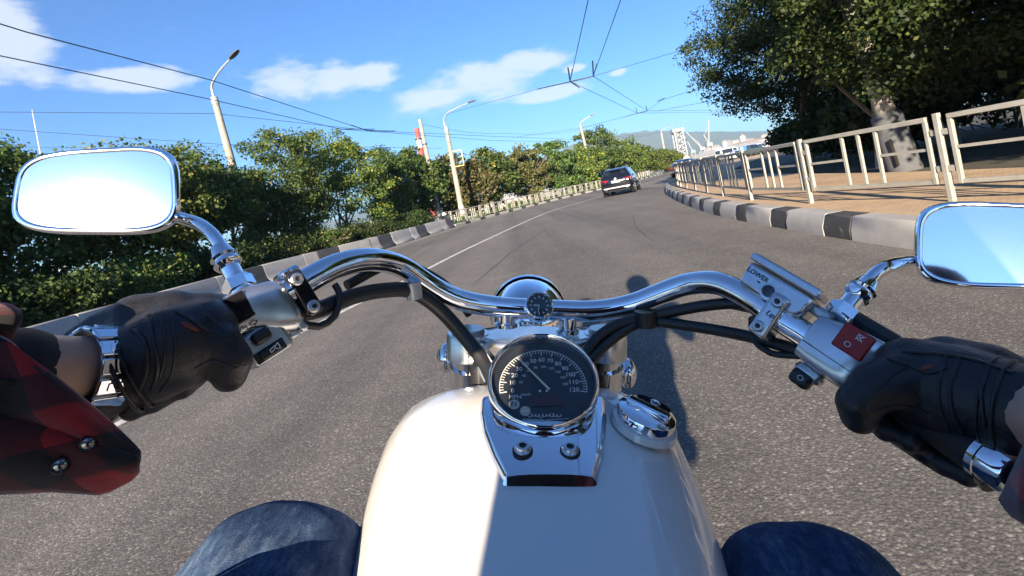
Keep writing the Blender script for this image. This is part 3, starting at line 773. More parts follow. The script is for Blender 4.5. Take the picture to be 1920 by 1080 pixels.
SH = [(13.5, 8.5, 3.3, 2.2, 'dark shrub filling the shade behind the thick sleeved pole'), (15.2, 12.2, 3.6, 2.4, 'dark shrub in the shade left of the thick sleeved pole'), (17.5, 17.5, 3.4, 2.6, 'dark shrub deep under the tall park tree'),
      (11.6, 4.6, 3.2, 2.0, 'dark shrub at the right edge above the mirror'), (10.9, 14.6, 2.5, 1.5, 'dark shrub added to deepen the shade just behind the limewashed trunk'), (12.4, 18.6, 2.4, 1.7, 'dark shrub added to deepen the shade behind the second railing panel'), (10.6, 8.0, 2.5, 1.5, 'dark shrub added to deepen the shade right of the thick sleeved pole'), (14.6, 24.5, 2.2, 1.9, 'dark shrub added to deepen the shade behind the third railing panel'), (20.5, 22.5, 3.2, 2.6, 'dark shrub in the shade beyond the park trees')]  # dark shrubs nearest the railing are added to deepen the shade there
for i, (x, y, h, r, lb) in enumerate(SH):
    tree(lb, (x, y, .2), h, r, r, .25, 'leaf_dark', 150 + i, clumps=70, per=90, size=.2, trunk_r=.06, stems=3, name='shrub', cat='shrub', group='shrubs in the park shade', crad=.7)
for i, (x, y, h, r, lb) in enumerate([(27, 52, 2.6, 2.6, 'low green bush by the side road behind the white cars'), (36, 62, 3.2, 3.2, 'green bush behind the red parked car'), (24, 47, 1.8, 1.6, 'small bush next to the blue sign')]):
    tree(lb, (x + 10, y, .2), h, r, r, .1, 'leaf_far', 170 + i, clumps=50, per=60, size=.3, trunk_r=.06, stems=3, name='shrub', cat='shrub', group='bushes by the side road', crad=.8)
BR = [(-12.4, 4.5, 2.6, 'bush behind the left glove, low against the barrier'), (-11.6, 8.6, 2.4, 'bush above the left bracelet, behind the barrier'), (-11.4, 11.6, 2.5, 'bush right under the left mirror, behind the barrier'), (-11.2, 14.6, 2.4, 'bush by the mirror stem, behind the barrier'),
      (-10.9, 17.6, 2.3, 'bush over the left switch housing, behind the barrier'), (-10.3, 20.6, 2.4, 'bush behind the third barrier stripe from the railing'), (-9.3, 23.8, 2.3, 'bush behind the second barrier stripe from the railing'), (-8.2, 27.0, 2.2, 'bush behind the last black barrier stripe'), (-6.6, 31.5, 2.1, 'bush at the foot of the plain grey pole')]
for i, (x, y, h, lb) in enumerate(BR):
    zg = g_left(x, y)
    tree(lb, (x, y, zg), h * .68 - zg * .5, 1.9, 1.9, .1, 'leaf_dark' if i % 3 else 'leaf_green', 200 + i, clumps=70, per=170, size=.095, trunk_r=.05, stems=3, name='bush', cat='bush', group='bushes behind the crash barrier', crad=.55)  # mostly darker leaves: deep shade under the trees put into the leaf colour
# grass and weeds under the left-hand trees
rng = np.random.default_rng(5); cen = []
for i in range(900):
    t = LEFT.near(-9, -6) + rng.random() * (LEFT.near(22, 74.5) - LEFT.near(-9, -6)); o = -.75 - rng.random() * 6.5
    p = LEFT.at(t, o); cen.append([p.x, p.y, float(np.interp(-o, [0, 3.2, 5.5, 9], [0, -.05, -.7, -1.9])) + .1 + .25 * rng.random()])
ob = link_mesh('undergrowth', leaf_mesh('undergrowth', 'leaf_green', np.array(cen), .25 + .35 * rng.random(900), 46, .16, rng, .25))
tag(ob, 'low weeds and undergrowth along the left verge', 'undergrowth', kind='stuff')

# ------------------------------------------------------------------ far things
m = MB(); nx = 90
ridge = [(-1500, 60), (-600, 150), (0, 225), (416, 262), (700, 296), (950, 308), (1200, 262), (1540, 200), (1800, 128), (2100, 62), (2600, 30), (4200, 10)]
rows = 9
for j in range(rows):
    for i in range(nx):
        x = -1500 + 5700 * i / (nx - 1); hz = np.interp(x, [r[0] for r in ridge], [r[1] for r in ridge])
        f = j / (rows - 1); z = -3 + hz * math.sin(f * math.pi / 2) ** 1.3 + 12 * math.sin(x * .011 + j) * f * (hz / 220) + 7 * math.sin(x * .031 + 2.1 * j) * f * (hz / 220)
        m.v.append((x, 3100 + 900 * f + 60 * math.sin(x * .006), z))
for j in range(rows - 1):
    for i in range(nx - 1): a = j * nx + i; m.f.append((a, a + 1, a + nx + 1, a + nx))
tag(m.build('hills', 'wooded_hill', smooth=80), kind='structure')
# striped chimney
c0 = wp(801, 345, 260); c0.z = -2.6; ct = wp(780, 241, 260); root = empty('striped_chimney', c0); tag(root, 'tall red and white striped industrial chimney behind the plain pole', 'chimney')
ax = V((0, 0, 1)); Hh = ct.z - c0.z
for k in range(9):
    z0, z1 = Hh * k / 9, Hh * (k + 1) / 9; r0, r1 = 2.2 - 1.05 * k / 9, 2.2 - 1.05 * (k + 1) / 9
    MB().lathe((0, 0, 0), ax, [(r0, z0 + .02), (r1, z1 - .02)], 18).build('stripe_band', 'chimney_red' if k % 2 == 0 else 'chimney_white', root, smooth=50)
MB().lathe((0, 0, 0), ax, [(1.3, Hh - 6), (1.75, Hh - 5.9), (1.75, Hh - 5.3), (1.3, Hh - 5.2)], 18).build('gallery', 'dark_metal', root, smooth=50)
# radio mast at the left
c0 = wp(84, 330, 300); c0.z = -2.6; ct = wp(62, 205, 300); Hh = ct.z - c0.z; root = empty('radio_mast', c0); tag(root, 'thin distant radio mast above the left mirror', 'mast')
q = MB()
for a in range(3):
    an = a * 2.094; q.tube([(2.0 * math.cos(an), 2.0 * math.sin(an), 0), (.55 * math.cos(an), .55 * math.sin(an), Hh * .72)], .28, 5)
for k in range(14):
    f = k / 14; r = 2.0 - 1.45 * f; z = Hh * .72 * f; r2 = 2.0 - 1.45 * (f + 1 / 14); z2 = Hh * .72 * (k + 1) / 14
    for a in range(3):
        an, bn = a * 2.094, (a + 1) * 2.094; q.tube([(r * math.cos(an), r * math.sin(an), z), (r2 * math.cos(bn), r2 * math.sin(bn), z2)], .14, 4)
q.build('lattice', 'pole_metal', root); MB().tube([(0, 0, Hh * .7), (0, 0, Hh)], [.5, .2], 6).build('aerial', 'pole_metal', root); MB().lathe((0, 0, 0), ax, [(1.2, Hh * .71), (1.2, Hh * .74)], 10).build('platform', 'pole_metal', root)
# harbour: cranes, sheds, ships' superstructures
def crane(label, px, py, Y, h, jib, ang):
    b = wp(px, py, Y); b.z = -2.6; root = empty('harbour_crane', b); tag(root, label, 'crane', 'harbour cranes')
    q = MB()
    for sx in (-1, 1):
        for sy in (-1, 1): q.bar((sx * h * .12, sy * h * .12, 0), (sx * h * .07, sy * h * .07, h * .45), h * .03)
    q.build('portal', 'crane_pale', root); MB().box((0, 0, h * .5), (h * .2, h * .16, h * .12)).build('cab', 'crane_pale', root)
    MB().bar((0, 0, h * .52), (jib * math.cos(ang), 0, h * .52 + jib * math.sin(ang)), h * .035).build('jib', 'crane_pale', root)
    MB().bar((0, 0, h * .55), (-h * .12, 0, h * .85), h * .03).build('mast', 'crane_pale', root); MB().bar((-h * .12, 0, h * .85), (jib * math.cos(ang) * .7, 0, h * .52 + jib * math.sin(ang) * .7), h * .012).build('stay', 'crane_pale', root)
crane('harbour crane with jib leaning right, left of the three', 1300, 290, 620, 26, 26, 1.9)
crane('harbour crane in the middle with steep jib', 1318, 290, 600, 28, 26, 2.15)
crane('harbour crane nearest the hill shoulder, upright jib', 1333, 290, 640, 36, 30, 1.4)
b = wp(1278, 290, 560); b.z = -2.6; root = empty('gantry_tower', b); tag(root, 'pale lattice gantry tower beside the farthest lamp post', 'tower')
q = MB(); Hh = 38
for sx in (-1, 1):
    for sy in (-1, 1): q.bar((sx * 5, sy * 4, 0), (sx * 4.4, sy * 4, Hh), 1.3)
q.build('legs', 'crane_pale', root); q = MB()
for sy in (-1, 1):
    q = MB()
    for k in range(5):
        z = 4 + k * 6.4; q.bar((-5, sy * 4, z), (5, sy * 4, z + 6.4), .8); q.bar((5, sy * 4, z), (-5, sy * 4, z + 6.4), .8)
    q.build('bracing', 'crane_pale', root)
MB().box((0, 0, Hh), (13, 10, 3.5)).build('head', 'crane_pale', root)
def shed(label, p, w, d, h, mat, roof, rz=.4, nwin=6, group='harbour sheds', pitch=.16):
    root = empty('warehouse', p, rz); tag(root, label, 'warehouse', group)
    MB().box((0, 0, h / 2), (w, d, h)).build('wall', mat, root)
    pr = [V((0, -d * .53, h + .002)), V((0, 0, h + d * pitch)), V((0, d * .53, h + .002))]
    MB().prism([v + V((-w * .51, 0, 0)) for v in pr], (w * 1.02, 0, 0)).build('roof', roof, root)
    for k in range(nwin):
        MB().box((-w / 2 + w * (k + .5) / nwin, -d / 2 - .03, h * .6), (w / nwin * .5, .06, h * .3)).build('window', 'window_dark', root)
for (px, py, Y, w, d, h, mt, rf, lb) in [(1345, 292, 480, 60, 18, 4.4, 'warehouse_white', 'warehouse_white', 'long white harbour shed below the cranes'), (1415, 278, 450, 46, 16, 5.0, 'warehouse_white', 'warehouse_grey', 'white shed with grey roof under the reaching branches'),
        (1375, 280, 640, 90, 20, 7.5, 'warehouse_white', 'warehouse_white', 'pale upper harbour shed with long bright roof'), (1440, 268, 800, 60, 20, 13, 'warehouse_grey', 'roof_tan', 'tan-roofed building at the foot of the hill'), (1395, 268, 900, 40, 22, 14, 'warehouse_white', 'roof_tan', 'small tan-roofed block beyond the sheds')]:
    p = wp(px, py, Y); p.z = -2.6; shed(lb, p, w, d, h, mt, rf)
for (x, y, w, d, h, mt, lb) in [(-36, 26, 16, 6, 2.4, 'warehouse_white', 'white quay hut glimpsed through trees behind the left glove'), (-30, 44, 14, 5, 2.6, 'warehouse_white', 'white quay hut glimpsed left of the chimney'), (-22, 72, 18, 6, 3.0, 'warehouse_white', 'white low shed glimpsed right of the chimney'),
        (-46, 40, 20, 7, 2.2, 'warehouse_grey', 'grey quay shed glimpsed under the tree behind the left mirror'), (-4, 96, 22, 7, 3.2, 'warehouse_white', 'white low shed glimpsed behind the browning tree'), (-32, 14, 13, 5, 1.8, 'warehouse_white', 'white store low on the quay at far left')]:
    shed(lb, (x, y, -2.6), w, d, h, mt, 'warehouse_grey', -.6, 4, 'quay huts seen between the trees')
rng = np.random.default_rng(9)
tones = ['warehouse_white', 'warehouse_grey', 'roof_tan']
for k in range(26):
    px = 1325 + 150 * rng.random(); Y = 1500 + 900 * rng.random(); p = wp(px, 280, Y); p.z = -2.6
    w = 18 + 26 * rng.random(); h = 22 + 26 * rng.random()
    root = empty('town_house', p, rng.random()); tag(root, 'tiny pale block of the distant town below the hill', 'building', 'distant town blocks')
    MB().box((0, 0, h / 2), (w, 14, h)).build('wall', tones[k % 2], root); MB().prism([(-w * .52, -7.5, h + .01), (-w * .52, 0, h + 5), (-w * .52, 7.5, h + .01)], (w * 1.04, 0, 0)).build('roof', 'roof_tan', root)
# signs
root = empty('road_sign', wp(1287, 332, 50)); root.location.z = 0
pz = wp(1287, 297, 50); tag(root, 'small white diamond sign on a thin post at the railing end', 'sign')
MB().tube([(0, 0, 0), (pz - root.location)], .035, 8).build('post', 'pole_metal', root, smooth=60)
c = pz - root.location
MB().prism([c + V((-.36, -.04, 0)), c + V((0, -.04, .36)), c + V((.36, -.04, 0)), c + V((0, -.04, -.36))], (0, -.02, 0)).build('sign_plate', 'sign_white', root)
MB().prism([c + V((-.2, -.064, 0)), c + V((0, -.064, .2)), c + V((.2, -.064, 0)), c + V((0, -.064, -.2))], (0, -.003, 0)).build('sign_symbol', 'sign_yellow', root)
p = wp(1392, 278, 60); root = empty('road_sign', (p.x, p.y, .2)); tag(root, 'small blue sign board beyond the railing under the reaching branches', 'sign'); h = p.z - .2
for sx in (-.3, .3): MB().tube([(sx, .06, 0), (sx, .06, h + .2)], .03, 6).build('post', 'pole_metal', root)
MB().box((0, 0, h), (.95, .06, .5)).build('sign_plate', 'sign_blue', root); MB().box((-.1, -.034, h), (.26, .004, .3)).build('sign_symbol', 'sign_white', root)
# empty sign frame on the railing lamp post
f0 = wp(858, 297, 38.4); root = empty('sign_frame', f0); tag(root, 'empty yellow rectangular frame fixed to the railing lamp post', 'sign frame')
dx = V((1, 0, 0)); w, h = .38, .58
for a, b in (((-w, -h), (w, -h)), ((-w, h), (w, h)), ((-w, -h + .036), (-w, h - .036)), ((w, -h + .036), (w, h - .036))):
    MB().bar((a[0], 0, a[1]), (b[0], 0, b[1]), .07, .07, up=V((0, 1, 0))).build('frame_bar', 'sign_yellow', root)
for zz in (-.4, .4): MB().bar((-w - .035, 0, zz), (-w - .3, 0, zz), .04, .04).build('bracket', 'pole_metal', root)

# ------------------------------------------------------------------ vehicles
def car(label, loc, rz, paint, kind='suv', name='parked_car', group=None, detail=True):
    """lofted body; rear at y=0, nose at +y"""
    root = empty(name, loc, rz); tag(root, label, 'car', group)
    if kind == 'suv':   # y, sill, half width, belt height, belt width, roof half width, roof height
        st = [(0.00, .42, .78, .98, .76, .74, 1.00), (.06, .34, .90, 1.06, .86, .80, 1.10), (.16, .30, .955, 1.08, .90, .77, 1.22), (.46, .28, .965, 1.10, .915, .67, 1.54), (.80, .26, .975, 1.10, .92, .66, 1.62),
              (1.6, .26, .985, 1.08, .925, .67, 1.65), (2.4, .26, .985, 1.05, .92, .66, 1.62), (2.95, .26, .98, 1.04, .91, .65, 1.50), (3.55, .26, .975, 1.05, .90, .80, 1.14), (4.2, .28, .965, .98, .88, .78, 1.04), (4.65, .32, .90, .86, .82, .70, .92), (4.82, .44, .72, .72, .66, .5, .76)]
        wb = (.95, 3.85); wr = .375; cab = (2, 8); L = 4.82
    elif kind == 'van':
        st = [(0, .45, .80, 1.1, .80, .74, 1.2), (.05, .34, .92, 1.15, .90, .84, 1.9), (.2, .3, .95, 1.15, .93, .82, 2.1), (2.6, .3, .96, 1.12, .93, .82, 2.12), (3.5, .3, .96, 1.1, .92, .78, 1.95), (4.2, .3, .94, 1.05, .9, .76, 1.2), (4.7, .4, .84, .9, .78, .6, 1.0)]
        wb = (.9, 3.8); wr = .33; cab = (1, 5); L = 4.7
    else:
        st = [(0, .42, .74, .90, .72, .66, .93), (.08, .32, .84, .98, .80, .74, 1.02), (.55, .26, .875, .99, .83, .70, 1.06), (1.15, .24, .885, .98, .84, .60, 1.40), (1.9, .24, .89, .96, .84, .61, 1.45), (2.7, .24, .885, .95, .83, .60, 1.38), (3.35, .24, .88, .93, .82, .70, .99), (4.1, .28, .85, .82, .78, .64, .87), (4.4, .42, .66, .64, .60, .46, .68)]
        wb = (.85, 3.45); wr = .32; cab = (2, 6); L = 4.4
    def sec(s):
        y, zs, w, zb, wbt, wr_, zr = s
        half = [(w * .86, zs - .03), (w * .965, zs + .05), (w, zs + (zb - zs) * .42), (w * .992, zs + (zb - zs) * .68), (wbt, zb), (wr_ + (wbt - wr_) * .12, zb + (zr - zb) * .86), (wr_ * .90, zr), (wr_ * .45, zr + .018)]
        return [V((-x, y, z)) for x, z in half] + [V((0, y, zr + .024))] + [V((x, y, z)) for x, z in reversed(half)]
    secs = [sec(s) for s in st]
    b = MB().loft(secs); body = b.build('body', paint, root, smooth=38)
    def panel(nm, quads, mat, push, par=root):
        m = MB()
        for q in quads:
            c = sum(q, V()) / 4; n = (q[1] - q[0]).cross(q[3] - q[0]).normalized()
            if n.dot(c - V((0, L / 2, .8))) < 0: n = -n
            qq = [c + (p - c) * .93 + n * push for p in q]; m.add(qq, [(0, 1, 2, 3)])
        return m.build(nm, mat, par)
    i0, i1 = cab
    for side in (0, 1):
        a, c = (4, 5) if side == 0 else (11, 12)
        for i in range(i0 + 1, i1 - 1):
            panel('side_window', [[secs[i][a], secs[i + 1][a], secs[i + 1][c], secs[i][c]]], 'car_glass', .008)
    # rear window follows the sloping tail
    ra, rb = (2, 3) if kind == 'suv' else ((0, 1) if kind == 'van' else (2, 3))
    lo = secs[ra]; hi = secs[rb]
    panel('rear_window', [[lo[6].lerp(hi[6], .08), lo[10].lerp(hi[10], .08), hi[10], hi[6]]], 'car_glass', .012)
    fa = i1 - 1 if kind != 'sedan' else 5
    panel('windscreen', [[secs[fa][6], secs[fa][10], secs[fa + 1][10], secs[fa + 1][6]]], 'car_glass', .012)
    for k, yy in enumerate(wb):
        for sx in (-1, 1):
            x = sx * (st[4][2] - .115); c = V((x, yy, wr))
            w = MB().lathe(c, (sx, 0, 0), [(wr * .6, -.11), (wr * .93, -.11), (wr, -.07), (wr, .07), (wr * .93, .11), (wr * .66, .115)], 28).build('wheel', 'tyre', root, smooth=40)
            r = MB(); r.lathe(c, (sx, 0, 0), [(wr * .66, .06), (wr * .67, .118), (wr * .60, .122), (wr * .58, .09)], 24, cap0=False, cap1=False)
            for q in range(5):
                an = q * 1.2566; d = V((0, math.cos(an), math.sin(an))); r.bar(c + V((sx * .1, 0, 0)) + d * .03, c + V((sx * .1, 0, 0)) + d * wr * .62, .03, .07, up=V((1, 0, 0)))
            r.lathe(c, (sx, 0, 0), [(.05, .07), (.05, .125)], 12); r.build('rim', 'alloy', w, smooth=40)
            ar = MB().lathe(c, (sx, 0, 0), [(wr * 1.16, .0), (wr * 1.16, .104)], 28, cap0=False); ar.build('wheel_arch', 'black_plastic', root, smooth=40)
    if not detail: return root
    zb = st[1][3]
    for sx in (-1, 1):
        if kind == 'suv': poly = [(sx * .40, -.0, .985), (sx * .90, .065, 1.03), (sx * .955, .30, 1.03), (sx * .965, .30, .93), (sx * .90, .05, .84), (sx * .60, -.02, .88)]
        else: poly = [(sx * .42, -.01, .90), (sx * .80, .04, .94), (sx * .87, .22, .92), (sx * .87, .22, .78), (sx * .82, .02, .74), (sx * .46, -.02, .78)]
        MB().prism(poly, (sx * .004, -.03, 0)).build('tail_light', 'tail_red', root)
        MB().box((sx * (st[5][2] + .09), st[7][0] - .55 if kind == 'suv' else 2.55, st[5][3] + .09), (.2, .1, .14)).build('door_mirror', paint, root, bevel=.03)
        MB().box((sx * .64, -.022, .42 if kind == 'suv' else .4), (.16, .06, .06)).build('exhaust_tip', 'chrome', root, bevel=.012)
        MB().box((sx * .72, .03, .62), (.2, .02, .05)).build('reflector', 'tail_red', root)
    MB().box((0, -.03, .86 if kind == 'suv' else .62), (.52, .02, .115)).build('number_plate', 'plate_white', root)
    MB().lathe((0, -.02, 1.02 if kind == 'suv' else .86), (0, -1, 0), [(.065, 0), (.065, .02), (.05, .03)], 18).build('badge', 'plate_white', root, smooth=40)
    MB().box((0, .03, .50), (1.62, .1, .12)).build('bumper_trim', 'aluminium', root, bevel=.03)
    MB().box((0, .09, .36), (1.5, .1, .14)).build('diffuser', 'black_plastic', root, bevel=.03)
    if kind == 'suv':
        for sx in (-1, 1): MB().tube(catmull([(sx * .61, .8, 1.625), (sx * .63, 1.0, 1.672), (sx * .635, 2.2, 1.672), (sx * .61, 2.5, 1.61)], .2), .018, 6).build('roof_rail', 'aluminium', root, smooth=60)
        MB().prism([(-.62, .36, 1.545), (.62, .36, 1.545), (.60, .62, 1.60), (-.60, .62, 1.60)], (0, 0, .025)).build('spoiler', paint, root, bevel=.01)
    return root
SR = -R_(20)
car('black SUV with red tail lights driving ahead in the lane', (6.25, 30.7, .004), SR, 'car_black', 'suv', 'moving_car')
car('dark grey saloon car disappearing round the bend behind the railing', (14.6, 44.6, .004), -R_(38), 'car_grey', 'sedan', 'moving_car')
for i, (px, py, Y, knd, pt, lb) in enumerate([(1349, 304, 92, 'van', 'car_white', 'white van far ahead on the road beyond the railing'), (1371, 304, 80, 'sedan', 'car_white', 'white car far ahead right of the white van'), (1391, 303, 66, 'sedan', 'car_green', 'dark green car parked between two white cars'),
        (1408, 300, 70, 'sedan', 'car_white', 'white car parked beside the dark green one'), (1434, 295, 72, 'sedan', 'car_red', 'red car parked alone on the side road')]):
    p = wp(px, py, Y); car(lb, (p.x, p.y, .004 if i < 2 else .24), -R_(75) + i * .1, pt, knd, 'parked_car', 'cars parked on the side road', detail=(i == 4))

# ------------------------------------------------------------------ the motorcycle (built in its own leaning frame)
ZC = EYE.z / math.cos(ROLL)
BASE = V((-math.tan(ROLL) * EYE.z, 0, 0))
def bp(px, py, d):
    """point in the machine's frame for photo pixel at depth d"""
    return V(((px - CX) / FPX * d, d, (CY - py) / FPX * d + ZC))
CAMB = V((0, 0, ZC))
bike = empty('motorcycle', BASE); bike.rotation_euler = (0, ROLL, 0)
tag(bike, 'white cruiser motorcycle with chrome handlebar seen from the saddle', 'motorcycle')
class Fr:
    """local frame on a control: u along the bar (left to right), v up in view, w towards the rider; unit = photo pixels at that depth"""
    def __init__(s, px, py, d, a, k=1.0):
        s.o = bp(px, py, d); s.s = d / FPX * k; s.a = a.normalized(); n = CAMB - s.o; n = (n - s.a * n.dot(s.a)).normalized(); s.n = n; s.v = n.cross(s.a)
    def wb(s, u):
        q = min(BARC, key=lambda p: abs((p - s.o).dot(s.a) / s.s - u)); return (q - s.o).dot(s.n) / s.s
    def p(s, u, v, w):
        w = w + s.wb(max(-150, min(110, u))); return s.o + (s.a * u + s.v * v + s.n * w) * s.s
    def box(s, u0, u1, v0, v1, w0, w1): return MB().box(s.p((u0 + u1) / 2, (v0 + v1) / 2, (w0 + w1) / 2), ((u1 - u0) * s.s, (v1 - v0) * s.s, (w1 - w0) * s.s), (s.a, s.v, s.n))
    def prism(s, poly, w0, w1): return MB().prism([s.p(u, v, w0) for u, v in poly], s.n * ((w1 - w0) * s.s))
def text_mesh(txt, o, xd, yd, size, mat, parent, name='lettering', lift=.0004, bold=0.0):
    cu = bpy.data.curves.new('txt', 'FONT'); cu.body = txt; cu.size = 1.0; cu.align_x = 'CENTER'; cu.align_y = 'CENTER'; cu.offset = bold; cu.resolution_u = 3
    t = bpy.data.objects.new('txt', cu); COL.objects.link(t); bpy.context.view_layer.update()
    me = bpy.data.meshes.new_from_object(t.evaluated_get(bpy.context.evaluated_depsgraph_get())); bpy.data.objects.remove(t); bpy.data.curves.remove(cu)
    xd, yd = xd.normalized(), yd.normalized(); n = xd.cross(yd).normalized(); o = o + n * lift
    for v in me.vertices: c = v.co.copy(); v.co = o + xd * (c.x * size) + yd * (c.y * size)
    me.materials.clear(); me.materials.append(MATS[mat]); me.name = name
    return link_mesh(name, me, parent)
def bolt(c, n, r, parent, mat='aluminium', nm='bolt'):
    n = n.normalized(); o = MB().lathe(c, n, [(r * 1.25, 0), (r * 1.25, r * .25), (r, r * .45), (r * .92, r * .75), (r * .55, r * .78), (r * .5, r * .3)], 22).build(nm, mat, parent, smooth=35)
    MB().lathe(c, n, [(r * .46, r * .32), (r * .46, r * .5)], 6).build('hex_socket', 'black_plastic', o); return o
# --- handlebar
barpts = [(95, 800, .335), (250, 713, .385), (400, 628, .43), (480, 582, .455), (560, 536, .485), (630, 499, .52), (695, 487, .555), (752, 500, .59), (808, 536, .61), (862, 562, .62), (930, 575, .63), (1010, 580, .632), (1110, 583, .627), (1180, 572, .62), (1240, 550, .605), (1290, 533, .59), (1345, 531, .56), (1402, 556, .53), (1460, 596, .50), (1520, 634, .478), (1600, 688, .45), (1720, 770, .41), (1850, 858, .36), (1905, 893, .343)]
bar_c = catmull([bp(*q) for q in barpts], .008)
BARC = bar_c
MB().tube(bar_c, .0127, 24).build('handlebar', 'chrome', bike, smooth=60)
# --- grips
gl = catmull([bp(*q) for q in [(86, 805, .332), (250, 713, .385), (392, 632, .428)]], .01); MB().tube(gl, .0162, 18).build('grip', 'rubber', bike, smooth=60)
gr = catmull([bp(*q) for q in [(1618, 700, .443), (1720, 770, .41), (1845, 855, .362)]], .01); grp = MB().tube(gr, .0162, 18).build('grip', 'rubber', bike, smooth=60)
e0, e1 = bp(1842, 853, .363), bp(1912, 898, .341); MB().tube([e0, e0.lerp(e1, .2), e0.lerp(e1, .22), e0.lerp(e1, .85), e1], [.0168, .0168, .0158, .0158, .012], 22).build('bar_end_cap', 'chrome', bike, smooth=50)
# --- left switch housing
aL = bp(560, 536, .485) - bp(400, 628, .43); FL = Fr(480, 600, .455, aL)
def shell(F, st, nm, mat, parent, w0=-34):
    """housing lofted along u: (u, v0, v1, wtop)"""
    secs = []
    for u, v0, v1, wt in st:
        sec = []
        for k in range(20):
            a = 2 * math.pi * k / 20; c, s_ = math.cos(a), math.sin(a); e = .55
            x = math.copysign(abs(c) ** e, c); y = math.copysign(abs(s_) ** e, s_)
            sec.append(F.p(u, (v0 + v1) / 2 + x * (v1 - v0) / 2, (wt + w0) / 2 + y * (wt - w0) / 2))
        secs.append(sec)
    return MB().loft(secs).build(nm, mat, parent, smooth=48)
hl = shell(FL, [(-57, -8, 60, 20), (-54, -14, 66, 28), (-20, -16, 66, 32), (15, -44, 62, 34), (45, -56, 54, 33), (64, -52, 44, 28), (70, -46, 38, 20)], 'switch_housing', 'aluminium', bike)
FL.box(-47, -3, 8, 60, 30, 34).build('dark_window', 'dark_gloss', hl, bevel=.0012)
FL.box(-52, 27, -76, -13, -30, 30).build('switch_block', 'satin_metal', hl, bevel=.004)
FL.box(-34, 0, -42, -18, 28, 42).build('indicator_switch', 'black_plastic', hl, bevel=.003)
FL.box(-44, 12, -72, -51, 29, 33).build('horn_recess', 'black_mark', hl, bevel=.002)
FL.box(-36, 6, -70, -54, 33, 39).build('horn_button', 'black_plastic', hl, bevel=.002)
def arrow(F, u, v, w, s, sg, par):
    P = [(-sg * 1.0, .45), (0, .45), (0, 1), (sg * 1.2, 0), (0, -1), (0, -.45), (-sg * 1.0, -.45)]; m = MB()
    for (a, b), (c, d) in zip(P, P[1:] + P[:1]): m.bar(F.p(u + a * s, v + b * s, w), F.p(u + c * s, v + d * s, w), .0006, .0004, up=F.n)
    return m.build('arrow_mark', 'black_mark', par)
arrow(FL, -34, -3, 33.2, 6, -1, hl); arrow(FL, -16, -2, 33.6, 6, 1, hl)
q = MB()
for a, b in (((-18, -65), (-8, -61)), ((-8, -61), (-8, -57)), ((-18, -59), (-8, -57)), ((-18, -65), (-18, -59)), ((-8, -63), (-1, -66)), ((-1, -66), (-1, -55)), ((-8, -58), (-1, -55))): q.bar(FL.p(a[0], a[1], 39.2), FL.p(b[0], b[1], 39.2), .0007, .0004, up=FL.n)
q.build('horn_mark', 'white_mark', hl)
FL.box(50, 70, -66, -44, -10, 16).build('adjuster_lug', 'aluminium', hl, bevel=.003)
FL.box(28, 52, -68, -54, -4, 12).build('choke_lever', 'satin_metal', hl, bevel=.003)
# --- clutch bracket, black clamp with two bolts
cb_ = FL.box(74, 108, -50, 46, -30, 30).build('clutch_bracket', 'dark_gloss', bike, bevel=.003)
FL.box(70, 111, 42, 56, -36, 22).build('bracket_cap', 'chrome', cb_, bevel=.006)
bolt(FL.p(90, 28, 30), FL.n, 10 * FL.s, cb_); bolt(FL.p(90, -34, 30), FL.n, 10 * FL.s, cb_, 'satin_metal')
# clutch lever reaching outwards ahead of the grip, its end showing under the glove
lv = catmull([FL.p(90, 10, -40), bp(470, 560, .52), bp(330, 660, .47), bp(235, 745, .40), bp(170, 800, .355), bp(120, 835, .335)], .01)
m = MB(); secs = []
for i, p in enumerate(lv):
    t = (lv[min(i + 1, len(lv) - 1)] - lv[max(i - 1, 0)]).normalized(); s_ = (CAMB - p); s_ = (s_ - t * s_.dot(t)).normalized(); y = t.cross(s_)
    secs.append([p + y * (.0085 * math.cos(a)) + s_ * (.005 * math.sin(a)) for a in [k * math.pi / 5 for k in range(10)]])
m.loft(secs).build('clutch_lever', 'dark_gloss', bike, smooth=60)
MB().tube([bp(212, 748, .39), bp(335, 690, .43)], .0035, 8).build('lever_edge', 'chrome', bike, smooth=60)
# --- right controls
aR = bp(1600, 688, .45) - bp(1460, 596, .50); FR = Fr(1580, 665, .46, aR)
hr = shell(FR, [(-64, -40, 34, 22), (-60, -50, 42, 32), (-30, -54, 50, 36), (10, -55, 58, 38), (46, -54, 60, 36), (54, -48, 56, 28)], 'switch_housing', 'aluminium', bike)
FR.box(-18, 35, 5, 55, 34, 41).build('stop_switch', 'red_switch', hr, bevel=.003)
text_mesh('O', FR.p(4, 20, 41), FR.a, FR.v, 15 * FR.s, 'white_mark', hr, 'stop_mark', bold=-.01)
q = MB(); c0 = FR.p(14, 42, 41.3)
for k in range(14):
    a, b = k * 5.2 / 14 + .5, (k + 1) * 5.2 / 14 + .5; q.bar(c0 + (FR.a * math.cos(a) + FR.v * math.sin(a)) * 5 * FR.s, c0 + (FR.a * math.cos(b) + FR.v * math.sin(b)) * 5 * FR.s, .0005, .0003, up=FR.n)
q.bar(FR.p(8, 36, 41.3), FR.p(20, 48, 41.3), .0005, .0003, up=FR.n); q.bar(FR.p(8, 48, 41.3), FR.p(20, 36, 41.3), .0005, .0003, up=FR.n); q.build('off_mark', 'white_mark', hr)
FR.box(-58, 50, -19, -17.6, 30, 37.5).build('seam', 'black_mark', hr)
FR.box(-50, 4, -78, -52, -20, 22).build('starter_mount', 'aluminium', hr, bevel=.006)
sb = FR.box(-46, -8, -96, -66, -6, 27).build('starter_button', 'black_plastic', hr, bevel=.004)
text_mesh('O', FR.p(-26, -80, 27), FR.a, FR.v, 15 * FR.s, 'dial_mark', sb, 'start_mark', bold=-.01)
